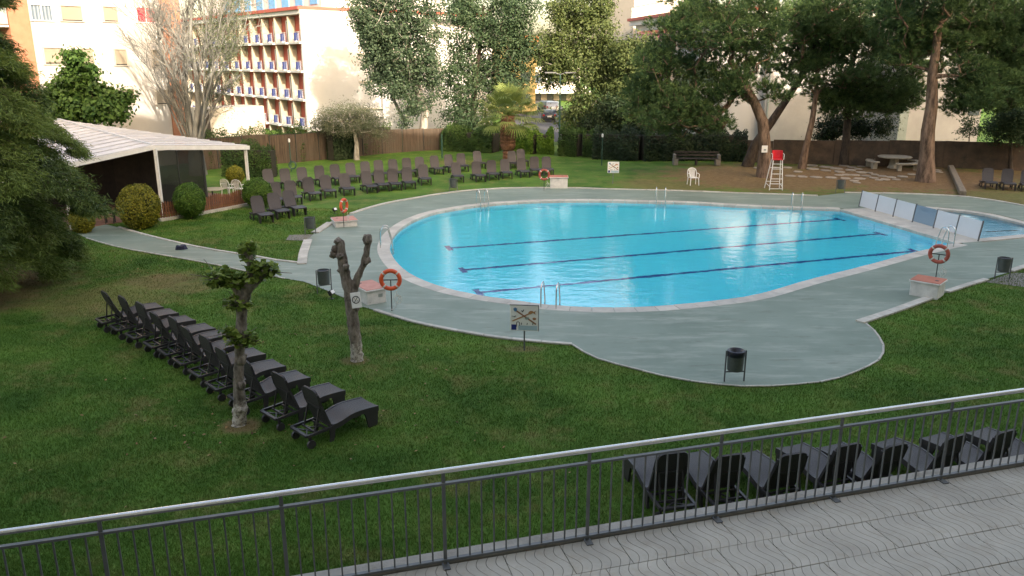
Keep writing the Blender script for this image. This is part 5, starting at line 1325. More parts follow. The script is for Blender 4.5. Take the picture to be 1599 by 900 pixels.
t, dd, nn, L, h = boxhouse('yellow_house', 'yellow house with an orange awning behind the trees', 782, 836, 62, 112, 10, M['yellow'], yaw=2)
m = MB(); m.prism([-nn * 1.6 + dd * 0.3, -nn * 1.6 + dd * (L - 0.3), dd * (L - 0.3) - nn * 0.01, dd * 0.3 - nn * 0.01], h - 0.3, h + 0.5); m.build('awning', M['awning_orange'], t)
for k_ in range(3):
    m = MB(); m.prism([-nn * 1.2 + dd * 0.3, -nn * 1.2 + dd * (L - 0.3), dd * (L - 0.3) - nn * 0.01, dd * 0.3 - nn * 0.01], h - 3.6 - 2.9 * k_, h - 2.7 - 2.9 * k_); m.build('balcony', M['yellow'], t)
    for j in range(2): m = MB(); c = dd * (0.7 + j * 2.2) - nn * 0.03 + Vector((0, 0, h - 2.0 - 2.9 * k_)); m.beam(c, c + dd * 1.5, 0.05, 1.3); m.build('window', M['glass'], t)
t, dd, nn, L, h = boxhouse('pale_villa', 'pale villa with a white balustrade at the end of the street', 826, 905, 104, 150, 10, M['stucco_warm'], yaw=0)
for k_ in range(2):
    for j in range(4): m = MB(); c = dd * (1.0 + j * 2.3) - nn * 0.03 + Vector((0, 0, h - 2.2 - 3.2 * k_)); m.beam(c, c + dd * 1.2, 0.05, 1.6); m.build('window', M['glass'], t)
m = MB(); m.prism([-nn * 4 - dd * 2, dd * (L + 2) - nn * 4, dd * (L + 2) - nn * 0.01, -nn * 0.01 - dd * 2], h - 4.6, h - 4.3); m.build('terrace_slab', M['stucco_white'], t)
m = MB()
for j in range(26): m.beam(dd * (j * 0.4) - nn * 3.9 + Vector((0, 0, h - 4.3)), dd * (j * 0.4) - nn * 3.9 + Vector((0, 0, h - 3.4)), 0.12, 0.12)
m.beam(-nn * 3.9 + Vector((0, 0, h - 3.4)), dd * 10.4 - nn * 3.9 + Vector((0, 0, h - 3.4)), 0.2, 0.1); m.build('balustrade', M['white_paint'], t)
# right hotel: cream tower and a terrace wing coming towards the camera
a = atY(944, 30, 92); b = atY(989, 40, 88); a.z = b.z = 0
rh = thing('terrace_hotel', 'cream hotel with a tiled roof terrace and white railings above the pines', 'building', a)
dd = (b - a).normalized(); nn = Vector((-dd.y, dd.x, 0))
m = MB(); m.prism([Vector((0, 0, 0)), b - a, b - a + nn * 10, nn * 10], 0, 20); m.build('tower_wall', M['stucco_cream'], rh)
c0 = atY(986, 30, 86); c1 = atY(1115, 10, 66); c0.z = c1.z = 0
zt_ = atY(986, 30, 86).z; e_ = (c1 - c0).normalized(); en = Vector((e_.y, -e_.x, 0)); en = -en if en.y < 0 else en
r0 = c0 - a; r1 = c1 - a
for nm, z0_, z1_, o0, mt in (('wing_wall', 0, zt_ - 0.7, 0.5, M['stucco_white']), ('roof_slab', zt_ - 0.69, zt_ - 0.25, -0.2, M['stucco_white']), ('roof_tiles', zt_ - 0.245, zt_ + 0.02, -0.45, M['terracotta'])):
    m = MB(); m.prism([r0 + en * o0, r1 + en * o0, r1 + en * 14, r0 + en * 14], z0_, z1_); m.build(nm, mt, rh)
m = MB(); m.beam(r0 + Vector((0, 0, zt_ + 1.1)), r1 + Vector((0, 0, zt_ + 1.1)), 0.06, 0.06)
for i in range(46):
    q = r0.lerp(r1, i / 45); q2 = r0.lerp(r1, (i + 0.5) / 45); m.beam(q + Vector((0, 0, zt_ + 0.02)), q2 + Vector((0, 0, zt_ + 1.08)), 0.045, 0.045); m.beam(q2 + Vector((0, 0, zt_ + 0.02)), q + Vector((0, 0, zt_ + 1.06)), 0.045, 0.045)
m.build('railing', M['white_paint'], rh)
for k_ in range(3):
    z = zt_ - 3.2 - 2.9 * k_
    m = MB(); m.prism([r0 - en * 0.9, r1 - en * 0.9, r1 + en * 0.49, r0 + en * 0.49], z - 1.0, z); m.build('balcony', M['stucco_white'], rh)
    m = MB(); m.beam(r0 + e_ * 0.5 + en * 0.47 + Vector((0, 0, z + 1.0)), r1 + en * 0.47 + Vector((0, 0, z + 1.0)), 0.05, 1.9); m.build('window_band', M['glass'], rh)
# white houses behind the brown wall
def plainhouse(name, label, u0, u1, vt, Y, yaw, mt, depth=10):
    t, dd, nn, L, h = boxhouse(name, label, u0, u1, vt, Y, depth, mt, yaw=yaw); return t, dd, nn, L, h
t, dd, nn, L, h = plainhouse('white_side_house', 'plain white house wall right behind the brown wall between the pines', 1196, 1406, 40, 66, 0, M['stucco_shaded'])
m = MB(); m.beam(dd * L * 0.02 - nn * 0.04 + Vector((0, 0, 0)), dd * L * 0.02 - nn * 0.04 + Vector((0, 0, h)), 0.1, 0.1); m.build('drainpipe', M['gprint'], t)
t, dd, nn, L, h = plainhouse('white_corner_house', 'white house with a corrugated corner strip behind the big pine', 1409, 1536, 60, 62, 1.0, M['stucco_shaded'])
m = MB(); m.prism([-dd * 0.02 - nn * 0.05, dd * 0.7 - nn * 0.05, dd * 0.7 - nn * 0.005, -dd * 0.02 - nn * 0.005], 0, h); m.build('corner_strip', M['gprint'], t)
m = MB(); c = dd * (L - 1.1) - nn * 0.04 + Vector((0, 0, 3.4)); m.beam(c, c + dd * 0.9, 0.06, 0.9); m.build('window', M['glass'], t)
t, dd, nn, L, h = plainhouse('grey_balcony_house', 'grey house with reddish lattice balconies behind the dark hedge', 1095, 1192, 90, 72, -4, M['stucco_warm'])
for k_, zf in enumerate((5.6, 8.8)):
    m = MB(); m.prism([-nn * 1.4 + dd * 0.5, -nn * 1.4 + dd * (L - 0.1), dd * (L - 0.1) - nn * 0.01, dd * 0.5 - nn * 0.01], zf - 0.25, zf); b_ = m.build('balcony', M['stucco_white'], t)
    m = MB()
    for j in range(int(L / 0.42)): c = dd * (0.5 + j * 0.42) - nn * 1.36; m.beam(c + Vector((0, 0, zf)), c + Vector((0, 0, zf + 0.85)), 0.07, 0.07)
    m.beam(dd * 0.5 - nn * 1.36 + Vector((0, 0, zf + 0.9)), dd * (L - .1) - nn * 1.36 + Vector((0, 0, zf + 0.9)), 0.12, 0.1); m.beam(dd * 0.5 - nn * 1.36 + Vector((0, 0, zf + 0.45)), dd * (L - .1) - nn * 1.36 + Vector((0, 0, zf + 0.45)), 0.10, 0.06); m.build('lattice', M['terracotta'], b_)
for j in range(4): m = MB(); c = dd * (0.9 + j * 1.15) - nn * 0.03 + Vector((0, 0, 3.2)); m.beam(c, c + dd * 0.55, 0.05, 1.6); m.build('window', M['gprint'], t)
m = MB(); q = [Vector((0, 0, 3.2)) - nn * 0.1 - dd * 0.4, dd * 3.4 - nn * 0.1 + Vector((0, 0, 1.9))]; m.beam(q[0] - nn * 0.8, q[1] - nn * 0.8, 1.4, 0.12); m.build('lean_to_roof', M['stucco_white'], t)
# ------------------------------------------------------------------ street and cars beyond the hedge
road = sheet('street', [at(760, 222), at(925, 222), at(862, 150), at(838, 150)], 0.03, M['asphalt'])
def car(p, rz, mt, lb, L=4.1, W=1.7, Hh=1.45):
    t = thing('parked_car', lb, 'car', (p.x, p.y, 0.03), rz, 'cars parked in the street')
    sec = [(-L / 2, 0.45), (-L / 2 + 0.05, 0.85), (-L / 2 + 0.3, 0.95), (-L / 2 + 0.75, Hh - 0.05), (-0.1, Hh), (0.55, Hh - 0.08), (1.15, 0.95), (L / 2 - 0.15, 0.80), (L / 2, 0.55), (L / 2 - 0.05, 0.25), (-L / 2 + 0.05, 0.25)]
    m = MB(); m.prism([(x, z) for x, z in sec], -W / 2, W / 2, M=Matrix(((1, 0, 0), (0, 0, 1), (0, 1, 0)))); m.build('body', mt, t, bevel=0.07, smooth=True)
    m = MB(); m.beam((-L / 2 + 0.42, 0, 0.99), (-L / 2 + 0.68, 0, 1.34), W * 0.74, 0.02, up=(-1, 0, 0.4)); m.build('rear_window', M['glass'], t)
    for s in (-1, 1):
        m = MB(); m.prism([(-1.25, 0.98), (-0.95, 1.32), (0.5, 1.32), (0.95, 0.98)], -0.01, 0.01, M=Matrix(((1, 0, 0), (0, 0, 1), (0, 1, 0))), off=(0, s * (W / 2 + 0.004), 0)); m.build('side_window', M['glass'], t)
        m = MB(); m.box((-L / 2 + 0.02, s * 0.68, 0.78), (0.06, 0.22, 0.16)); m.build('tail_light', M['lampred'], t)
        for x in (-1.25, 1.25): m = MB(); m.tube([(x, s * (W / 2 - 0.16), 0.31), (x, s * (W / 2 + 0.01), 0.31)], 0.31, 16); m.build('wheel', M['rubber'], t)
    m = MB(); m.box((-L / 2 - 0.005, 0, 0.60), (0.02, 0.5, 0.11)); m.build('number_plate', M['sign_white'], t)
car(atY(856, 194, 98) * 1 + Vector((0, 0, 0)), R(92), M['car_dark'], 'dark parked car seen from behind in the street', L=3.4, W=1.45, Hh=1.35)
car(atY(853, 178, 118), R(100), M['car_green'], 'grey green parked car at the left farther up the street')
car(atY(863, 179, 116), R(85), M['car_silver'], 'silver parked car at the right farther up the street')

# ------------------------------------------------------------------ trees
def tk(Y, *pts, dy=None):                                # trunk polyline from photo pixels at depth Y, first point on the ground
    out = []
    for i, (u, v) in enumerate(pts):
        p = atY(u, v, Y + (dy[i] if dy else 0)); out.append([p.x, p.y, max(0.0, p.z) if i == 0 else p.z])
    out[0][2] = -0.05
    return out
PINE = dict(kind='pine', size=0.25, clump=0.74, r_tip=0.014, step=0.9, cat='tree', group='pines behind the pool')
Yp = at(1194, 277).y
tree('pine_tree', 'pine with a white notice on its thick trunk, behind the lifeguard chair', base=Vector((at(1194, 277).x, Yp, 0)),
     trunk=tk(Yp, (1194, 277), (1195, 235), (1191, 190), (1178, 160), (1160, 128), (1140, 95), dy=(0, 0, 0, 0, -.5, -1)),
     ells=pell(Yp - 1.0, [(1100, 50, 75, 40), (1050, 110, 50, 38), (1150, 95, 55, 32), (1035, 160, 45, 26), (1090, 188, 55, 18), (1180, 45, 45, 40), (1205, 146, 30, 16), (1120, 0, 75, 35), (1060, 50, 40, 26), (1020, 195, 30, 14), (1110, 145, 60, 26), (1050, 170, 50, 26), (1075, 203, 52, 12), (1020, 90, 30, 24), (1000, 170, 22, 22), (1010, 140, 26, 20), (1150, 130, 34, 18)], 1.6, 1),
     leafmat=M['pine_n'], barkmat=M['pine_bark'], r_base=0.44, seed=1, tips=800, per_tip=175, **PINE)
tree('pine_tree', 'dark leaning pine trunk crossing behind the noticed pine', base=Vector((at(1167, 254).x, 55.2, 0)),
     trunk=tk(55.2, (1167, 254), (1180, 225), (1205, 190), (1232, 150), (1258, 112), (1272, 70)), ells=pell(55.2, [(1270, 70, 45, 30), (1235, 20, 60, 35), (1300, 50, 50, 30), (1255, 105, 34, 14), (1200, 70, 40, 26), (1225, 110, 26, 12), (1290, 100, 34, 14)], 1.5, 2),
     leafmat=M['pine_n'], barkmat=M['dark_bark'], r_base=0.34, seed=2, tips=310, per_tip=180, **PINE)
Yq = at(1252, 264).y
tree('pine_tree', 'slim leaning pine between the lifeguard chair and the flagstones', base=Vector((at(1252, 264).x, Yq, 0)),
     trunk=tk(Yq, (1252, 264), (1258, 232), (1268, 190), (1274, 150), (1276, 110), (1282, 70)), ells=pell(Yq, [(1300, 20, 70, 38), (1345, 75, 45, 24), (1252, 128, 24, 11), (1280, 90, 40, 18), (1310, 128, 34, 12), (1260, 40, 40, 30), (1340, 115, 36, 14)], 1.5, 3),
     leafmat=M['pine_n'], barkmat=M['pine_bark'], r_base=0.24, seed=3, tips=320, per_tip=180, **PINE)
Yr = at(1316, 258).y
tree('pine_tree', 'pine with dark inner branches left of the picnic table', base=Vector((at(1316, 258).x, Yr, 0)),
     trunk=tk(Yr, (1316, 258), (1321, 220), (1324, 180), (1322, 140), (1330, 100), (1345, 50)), ells=pell(Yr, [(1375, 30, 65, 36), (1400, 85, 45, 22), (1335, 152, 34, 16), (1375, 165, 40, 14), (1365, 125, 45, 14), (1295, 165, 20, 12), (1400, 140, 36, 16), (1330, 60, 35, 30), (1420, 110, 36, 18), (1350, 140, 40, 16), (1390, 165, 44, 16), (1330, 168, 48, 20), (1290, 150, 26, 14), (1410, 150, 30, 20)], 1.5, 4),
     leafmat=M['pine_n'], barkmat=M['dark_bark'], r_base=0.30, seed=4, tips=560, per_tip=170, **PINE)
Ys = at(1445, 284).y
tree('pine_tree', 'big pine with a thick reddish trunk beside the picnic table', base=Vector((at(1445, 284).x, Ys, 0)),
     trunk=tk(Ys, (1445, 284), (1447, 250), (1449, 205), (1455, 165), (1456, 120), (1462, 70), (1470, 20)), ells=pell(Ys, [(1430, 25, 70, 36), (1475, 62, 55, 24), (1500, 15, 65, 36), (1440, 72, 42, 17), (1410, 55, 40, 24), (1540, 60, 35, 18), (1450, -40, 90, 40), (1500, 110, 40, 18), (1520, 85, 40, 18), (1400, 95, 30, 14)], 1.8, 5),
     leafmat=M['pine_n'], barkmat=M['pine_bark'], r_base=0.47, seed=5, tips=520, per_tip=180, **PINE)
tree('pine_tree', 'pine at the far right whose trunk stands outside the picture', base=Vector((at(1640, 280).x, 48.5, 0)),
     trunk=tk(48.5, (1640, 280), (1640, 200), (1625, 120), (1610, 60), (1600, 10)), ells=pell(48.5, [(1560, 35, 55, 40), (1578, 108, 36, 16), (1600, 60, 55, 45), (1535, 128, 44, 26), (1540, 155, 34, 16), (1590, 150, 34, 22), (1505, 140, 30, 18), (1640, 120, 40, 30), (1560, 140, 48, 28), (1505, 166, 28, 11), (1555, 165, 36, 12), (1600, 110, 40, 26)], 1.6, 6),
     leafmat=M['pine_n'], barkmat=M['dark_bark'], r_base=0.36, seed=6, tips=620, per_tip=170, **PINE)
LEAF = dict(kind='leaf', cat='tree')
Ya = at(664, 233).y
tree('poplar_tree', 'pale trunked poplar with a second leaning trunk behind the far loungers', base=Vector((at(664, 233).x, Ya, 0)),
     trunk=tk(Ya, (664, 234), (661, 205), (664, 175), (650, 130), (640, 80), (625, 20)), ells=pell(Ya, [(600, 35, 44, 46), (640, 80, 36, 50), (592, 95, 30, 30), (662, 30, 36, 40), (620, -20, 60, 40), (655, 145, 26, 34), (618, 130, 28, 26), (590, 130, 16, 20), (672, 95, 22, 34), (560, 20, 20, 22), (636, 180, 18, 20)], 1.2, 7),
     leafmat=M['poplar_l'], barkmat=M['grey_bark'], r_base=0.40, seed=7, tips=500, per_tip=66, size=0.22, clump=0.40, **LEAF)
tree('poplar_tree', 'slender leaning poplar stem left of the pale poplar trunk', base=Vector((at(654, 233).x, Ya + 0.8, 0)),
     trunk=tk(Ya + 0.8, (654, 234), (642, 212), (629, 185), (612, 150), (603, 110)), ells=pell(Ya + 0.8, [(595, 70, 30, 28), (612, 110, 22, 26), (580, 40, 26, 22)], 1.0, 8), leafmat=M['poplar_l'], barkmat=M['grey_bark'], r_base=0.20, seed=8, tips=150, per_tip=64, size=0.25, clump=0.42, **LEAF)
tree('elm_tree', 'tall dark leafy tree behind the palm', base=Vector((atY(736, 230, 70).x, 70, 0)),
     trunk=tk(70, (736, 228), (738, 190), (742, 130), (750, 70), (755, 10)), ells=pell(70, [(735, 60, 38, 50), (785, 40, 40, 42), (720, 130, 36, 36), (765, 120, 36, 34), (715, 185, 26, 28), (745, 180, 30, 26), (760, -10, 55, 35), (815, 15, 26, 24), (800, 85, 26, 26), (722, 15, 26, 26), (790, 150, 26, 24), (812, 60, 22, 26), (800, 115, 28, 22)], 1.5, 9),
     leafmat=M['dark_l'], barkmat=M['dark_bark'], r_base=0.34, seed=9, tips=680, per_tip=66, size=0.22, clump=0.48, **LEAF)
tree('locust_tree', 'light yellow green tree beside the street, right of the palm', base=Vector((atY(905, 225, 71).x, 71, 0)),
     trunk=tk(71, (905, 226), (906, 180), (902, 130), (900, 80), (905, 20)), ells=pell(71, [(890, 60, 36, 38), (930, 50, 28, 40), (915, 10, 40, 28), (905, 110, 40, 28), (945, 120, 26, 28), (870, 95, 24, 22), (880, 20, 24, 22), (925, 160, 32, 26), (950, 85, 20, 24), (900, 185, 26, 20), (852, 75, 20, 26), (858, 120, 18, 18)], 1.5, 10),
     leafmat=M['yellow_l'], barkmat=M['grey_bark'], r_base=0.24, seed=10, tips=580, per_tip=62, size=0.25, clump=0.46, **LEAF)
tree('locust_tree', 'smaller yellow green tree in front of the cream hotel tower', base=Vector((atY(985, 225, 68).x, 68, 0)),
     trunk=tk(68, (985, 226), (984, 180), (982, 130), (984, 90)), ells=pell(68, [(980, 90, 26, 28), (1000, 125, 24, 28), (965, 140, 26, 26), (985, 180, 34, 26), (955, 185, 26, 26), (1010, 70, 16, 18)], 1.2, 11),
     leafmat=M['yellow_l'], barkmat=M['dark_bark'], r_base=0.2, seed=11, tips=330, per_tip=60, size=0.24, clump=0.46, **LEAF)
tree('elm_tree', 'dense low tree mass between the street and the dark hedge', base=Vector((atY(945, 228, 67).x, 67, 0)),
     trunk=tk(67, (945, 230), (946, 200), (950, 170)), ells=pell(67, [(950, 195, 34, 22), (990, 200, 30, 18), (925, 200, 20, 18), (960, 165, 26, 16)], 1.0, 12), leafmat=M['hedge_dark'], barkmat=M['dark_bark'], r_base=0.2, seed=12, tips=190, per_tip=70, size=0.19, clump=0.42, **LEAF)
Yo = at(557, 250).y
tree('olive_tree', 'grey green olive tree on the lawn in front of the reed fence', base=Vector((at(557, 250).x, Yo, 0)),
     trunk=tk(Yo, (557, 251), (557, 225), (553, 205), (548, 190)), ells=pell(Yo, [(515, 184, 32, 16), (545, 175, 32, 14), (578, 188, 28, 18), (500, 195, 16, 11), (540, 200, 34, 11), (590, 205, 14, 10)], 0.9, 13),
     leafmat=M['olive_l'], barkmat=M['grey_bark'], r_base=0.20, seed=13, tips=210, per_tip=72, size=0.13, clump=0.34, aspect=0.32, **LEAF)
tree('fig_tree', 'cone shaped deep green tree above the pavilion roof', base=Vector((atY(130, 260, 48.5).x, 48.5, 0)),
     trunk=tk(48.5, (130, 265), (130, 220), (127, 170), (122, 120), (119, 85)), ells=pell(48.5, [(119, 92, 11, 17), (125, 122, 28, 20), (100, 150, 28, 18), (150, 152, 30, 18), (120, 175, 44, 18), (170, 172, 26, 16), (195, 152, 13, 12), (85, 172, 16, 14)], 0.8, 14),
     leafmat=M['fig_l'], barkmat=M['dark_bark'], r_base=0.16, seed=14, tips=330, per_tip=34, size=0.27, clump=0.30, aspect=0.7, **LEAF)
tree('elm_tree', 'leafy tree behind the right end of the brown wall', base=Vector((atY(1580, 255, 53).x, 53, 0)),
     trunk=tk(53, (1580, 255), (1578, 215), (1572, 185)), ells=pell(53, [(1560, 205, 26, 18), (1590, 195, 26, 26), (1610, 210, 26, 20), (1575, 180, 20, 16)], 0.8, 15), leafmat=M['dark_l'], barkmat=M['dark_bark'], r_base=0.14, seed=15, tips=200, per_tip=70, size=0.15, clump=0.34, **LEAF)
tree('sapling', 'thin airy sapling in front of the white corner house', base=Vector((atY(1513, 258, 55).x, 55, 0)),
     trunk=tk(55, (1513, 258), (1513, 225), (1515, 195), (1518, 178)), ells=pell(55, [(1513, 192, 13, 14), (1505, 208, 12, 10), (1525, 205, 10, 10)], 0.3, 16), leafmat=M['dark_l'], barkmat=M['dark_bark'], r_base=0.05, seed=16, tips=46, per_tip=16, size=0.15, clump=0.16, r_tip=0.006, step=0.5, **LEAF)
tree('cypress_tree', 'dark bushy conifer between the slim pine and the wall', base=Vector((atY(1305, 240, 59).x, 59, 0)),
     trunk=tk(59, (1300, 245), (1300, 215), (1302, 185)), ells=pell(59, [(1300, 195, 22, 18), (1340, 200, 20, 14), (1290, 215, 16, 10), (1380, 195, 18, 16)], 0.8, 17), leafmat=M['hedge_dark'], barkmat=M['dark_bark'], r_base=0.12, seed=17, tips=130, per_tip=75, size=0.16, clump=0.32, **LEAF)
# bare, many-stemmed tree behind the pavilion
def bare_tree():
    Y = 51.0; base = Vector((atY(302, 213, Y).x, Y, 0)); g = random.Random(21)
    root = thing('bare_tree', 'big pale many stemmed tree with bare twigs above the pavilion', 'tree', base)
    segs = []; tips = []
    def grow(p, d, L, r, depth):
        k = 3; q = p
        for i in range(k):
            d = (d + Vector((g.gauss(0, 0.07), g.gauss(0, 0.07), g.gauss(0.03, 0.05)))).normalized(); n = q + d * (L / k); r2 = r * 0.90
            segs.append((q, n, r, r2)); q, r = n, r2
            if depth > 0 and i >= (0 if depth < 3 else 1):
                for _ in range(1 if depth > 2 else 2):
                    if g.random() < 0.85:
                        a = g.uniform(0, 6.283); o = d.orthogonal().normalized(); o = (Matrix.Rotation(a, 3, d) @ o)
                        nd = (d * g.uniform(0.7, 1.1) + o * g.uniform(0.35, 0.75) + Vector((0, 0, 0.12))).normalized()
                        grow(q, nd, L * g.uniform(0.52, 0.72), r * 0.58, depth - 1)
        tips.append(q)
        if depth > 0: grow(q, d, L * 0.62, r * 0.85, depth - 1)
    for u, v, rr_ in ((182, 0, 0.16), (226, -20, 0.18), (262, -60, 0.17), (300, -80, 0.22), (324, -90, 0.2), (352, -20, 0.15), (385, 30, 0.11), (230, 120, 0.07), (372, 110, 0.08), (280, 60, 0.10), (330, 40, 0.12), (205, 60, 0.09)):
        tgt = atY(u, v, Y + g.uniform(-2.2, 2.2)); b = base + Vector((g.uniform(-0.35, 0.35), g.uniform(-0.3, 0.3), 0.6 + g.random()))
        d = (tgt - b); L = d.length; d.normalize()
        d = (d + Vector((0, 0, 0.25 if v > 20 else 0.05))).normalized()
        grow(b, d, L * 0.42, rr_, 4 if rr_ > 0.1 else 3)
    segs.append((base, base + Vector((0, 0, 1.6)), 0.62, 0.45))
    A = np.array([s[0] for s in segs]); B2 = np.array([s[1] for s in segs]); ra = np.array([s[2] for s in segs]); rb = np.array([s[3] for s in segs])
    ra = np.maximum(ra, 0.011); rb = np.maximum(rb, 0.011)
    nodes = np.concatenate([A, B2]); par = np.concatenate([np.full(len(A), -1), np.arange(len(A))]); r = np.concatenate([ra, rb])
    V, Q = skin(nodes, par, r, 5); npmesh('trunk', V - np.array(base), Q, M['bare_bark'], root, smooth=True)
    T = np.array(tips); gg = np.random.default_rng(3)
    cu = [799.5 + F * t[0] / (t[1] * ct - (t[2] - H) * st) for t in T]; cv = [450 - F * (t[1] * st + (t[2] - H) * ct) / (t[1] * ct - (t[2] - H) * st) for t in T]
    keep = (np.array(cu) > 300) & (gg.uniform(size=len(T)) < np.clip((np.array(cu) - 280) / 90, 0.15, 1.0))
    S = T[keep]; rep = np.repeat(np.arange(len(S)), 13); P = S[rep] + gg.normal(size=(len(rep), 3)) * 0.24
    V, Q = leaves(P, gg.normal(size=P.shape), 0.12, gg, 0.4)
    npmesh('crown', V - np.array(base), Q, M['pale_l'], root, gg.uniform(0, 1, len(P)))
    return len(segs)
nb_ = bare_tree()
# cedar at the left edge
def cedar():
    base = Vector((-17.6, 24.5, 0)); g = np.random.default_rng(31); root = thing('cedar_tree', 'large dark drooping cedar filling the left edge', 'tree', base)
    segs = []; NP = []; ND = []; NT = []
    zs = np.concatenate([np.linspace(0.9, 12.8, 78)]); Hh = 15.5
    segs.append((np.array([0, 0, 0.]), np.array([0.1, 0, 6.]), 0.42, 0.32)); segs.append((np.array([0.1, 0, 6.]), np.array([0, 0.1, 13.5]), 0.32, 0.1))
    for bi, z in enumerate(zs):
        a = bi * 2.39996 + g.uniform(-0.25, 0.25)
        env = np.interp(z, [0.9, 2, 4, 5.5, 7, 8, 8.8, 9.6, 11, 13], [3.0, 3.4, 4.6, 4.3, 3.0, 2.0, 1.4, 2.4, 2.2, 1.5]) * g.uniform(0.82, 1.06)
        dirh = np.array([math.cos(a), math.sin(a), 0]); sideh = np.array([-math.sin(a), math.cos(a), 0])
        if dirh[0] < -0.75: continue
        K = 12; pts = []
        rise = 0.5 if z > 2 else 0.9
        for i in range(K + 1):
            f = i / K; pts.append(np.array([0, 0, z]) + dirh * env * f + sideh * math.sin(f * 2.2 + bi) * 0.18 + np.array([0, 0, rise * math.sin(f * 2.4) - 1.75 * f ** 2.3 * min(1, env / 4)]))
        for i in range(K): segs.append((pts[i], pts[i + 1], 0.085 * (1 - i / K) + 0.012, 0.085 * (1 - (i + 1) / K) + 0.012))
        bt = g.uniform(-0.1, 0.5)
        for i in range(2, K + 1):
            for s in (-1, 1, 0):
                if s == 0 and i < K - 1: continue
                L = (1.5 * (1 - (i / K) ** 1.6) + 0.55) * g.uniform(0.7, 1.2); L = min(L, 1.75)
                dd = dirh * 0.75 + sideh * s * g.uniform(0.55, 1.0); dd /= np.linalg.norm(dd); n = 7; p = pts[i].copy(); pr = p
                for j in range(1, n + 1):
                    f = j / n; q = pts[i] + dd * L * f + np.array([0, 0, 0.06 * math.sin(3 * f) - 0.55 * f ** 1.8 * L * 0.75])
                    segs.append((pr, q, 0.016 * (1 - f) + 0.006, 0.016 * (1 - f) + 0.005)); pr = q
                    m_ = 46; t = g.uniform(0, 1, m_)[:, None]; base_p = q - (q - pr) * 0
                    c = q + dd * (L / n) * (t - 0.5) + g.normal(size=(m_, 3)) * np.array([0.14, 0.14, 0.045])
                    NP.append(c); ND.append(dd * 0.7 + g.normal(size=(m_, 3)) * 0.5 + np.array([0, 0, -0.42])); NT.append(np.clip(bt + 0.35 * f + g.uniform(0, 0.3, m_), 0, 1))
    A = np.array([s[0] for s in segs]); B2 = np.array([s[1] for s in segs]); n = len(A)
    V, Q = skin(np.concatenate([A, B2]), np.concatenate([np.full(n, -1), np.arange(n)]), np.concatenate([[s[2] for s in segs], [s[3] for s in segs]]), 5)
    npmesh('trunk', V, Q, M['dark_bark'], root, smooth=True)
    P = np.concatenate(NP); D = np.concatenate(ND); t = np.concatenate(NT)
    V, Q = blades(P, D, g.uniform(0.09, 0.20, len(P)), 0.026, g); npmesh('crown', V, Q, M['cedar_n'], root, t)
    return len(P)
nc_ = cedar()
# palm
def palm():
    pb_ = at(793, 252); Y = pb_.y; base = Vector((pb_.x, Y, 0)); root = thing('palm_tree', 'fan palm with a stout brown trunk on the far lawn', 'tree', base)
    g = random.Random(41); top = atY(790, 180, Y).z
    m = MB(); prof = []
    k_ = 26
    for i in range(k_):
        z = -0.05 + (top + 0.05) * i / (k_ - 1); prof.append(((0.34 if z < 0.9 else 0.44) + 0.05 * (i % 2) + (0.10 if i > 6 else 0) * math.sin(i / k_ * 3.1), z))
    m.lathe(prof, 14); m.build('trunk', M['palm_bark'], root)
    V = []; Fc = []; T = []; ST = MB()
    for k in range(46):
        a = k * 2.39996; el = R(80 - 104 * (k / 46) ** 0.8); L = g.uniform(1.4, 2.05)
        d = Vector((math.cos(a) * math.cos(el), math.sin(a) * math.cos(el), math.sin(el))); s = d.cross(Vector((0, 0, 1))).normalized(); up_ = s.cross(d)
        c0 = Vector((0, 0, top)); c1 = c0 + d * L + Vector((0, 0, -0.10 * L)); ST.tube([c0, (c0 + c1) / 2 + Vector((0, 0, 0.05)), c1], [0.035, 0.025, 0.015], 4)
        nb = 21; fl = g.uniform(0.9, 1.2); tb = g.random() * 0.7
        for j in range(nb):
            f = (j / (nb - 1) - 0.5) * R(230); dd = d * math.cos(f) + s * math.sin(f); ln = fl * (0.75 + 0.25 * math.cos(f)); mid_ = c1 + dd * ln * 0.6 + up_ * 0.02; tip_ = c1 + dd * ln + Vector((0, 0, -0.35 * ln * g.uniform(0.6, 1.2)))
            w2 = (d * -math.sin(f) + s * math.cos(f)) * 0.042; i0 = len(V)
            V += [c1 - w2 * 0.4, c1 + w2 * 0.4, mid_ + w2, mid_ - w2, tip_ + w2 * 0.2, tip_ - w2 * 0.2]; Fc += [[i0, i0 + 1, i0 + 2, i0 + 3], [i0 + 3, i0 + 2, i0 + 4, i0 + 5]]; tt = min(1, tb + g.random() * 0.3); T += [tt, tt]
    ST.build('frond_stalks', M['palm_l'], root)
    npmesh('crown', [list(v) for v in V], Fc, M['palm_l'], root, T)
palm()
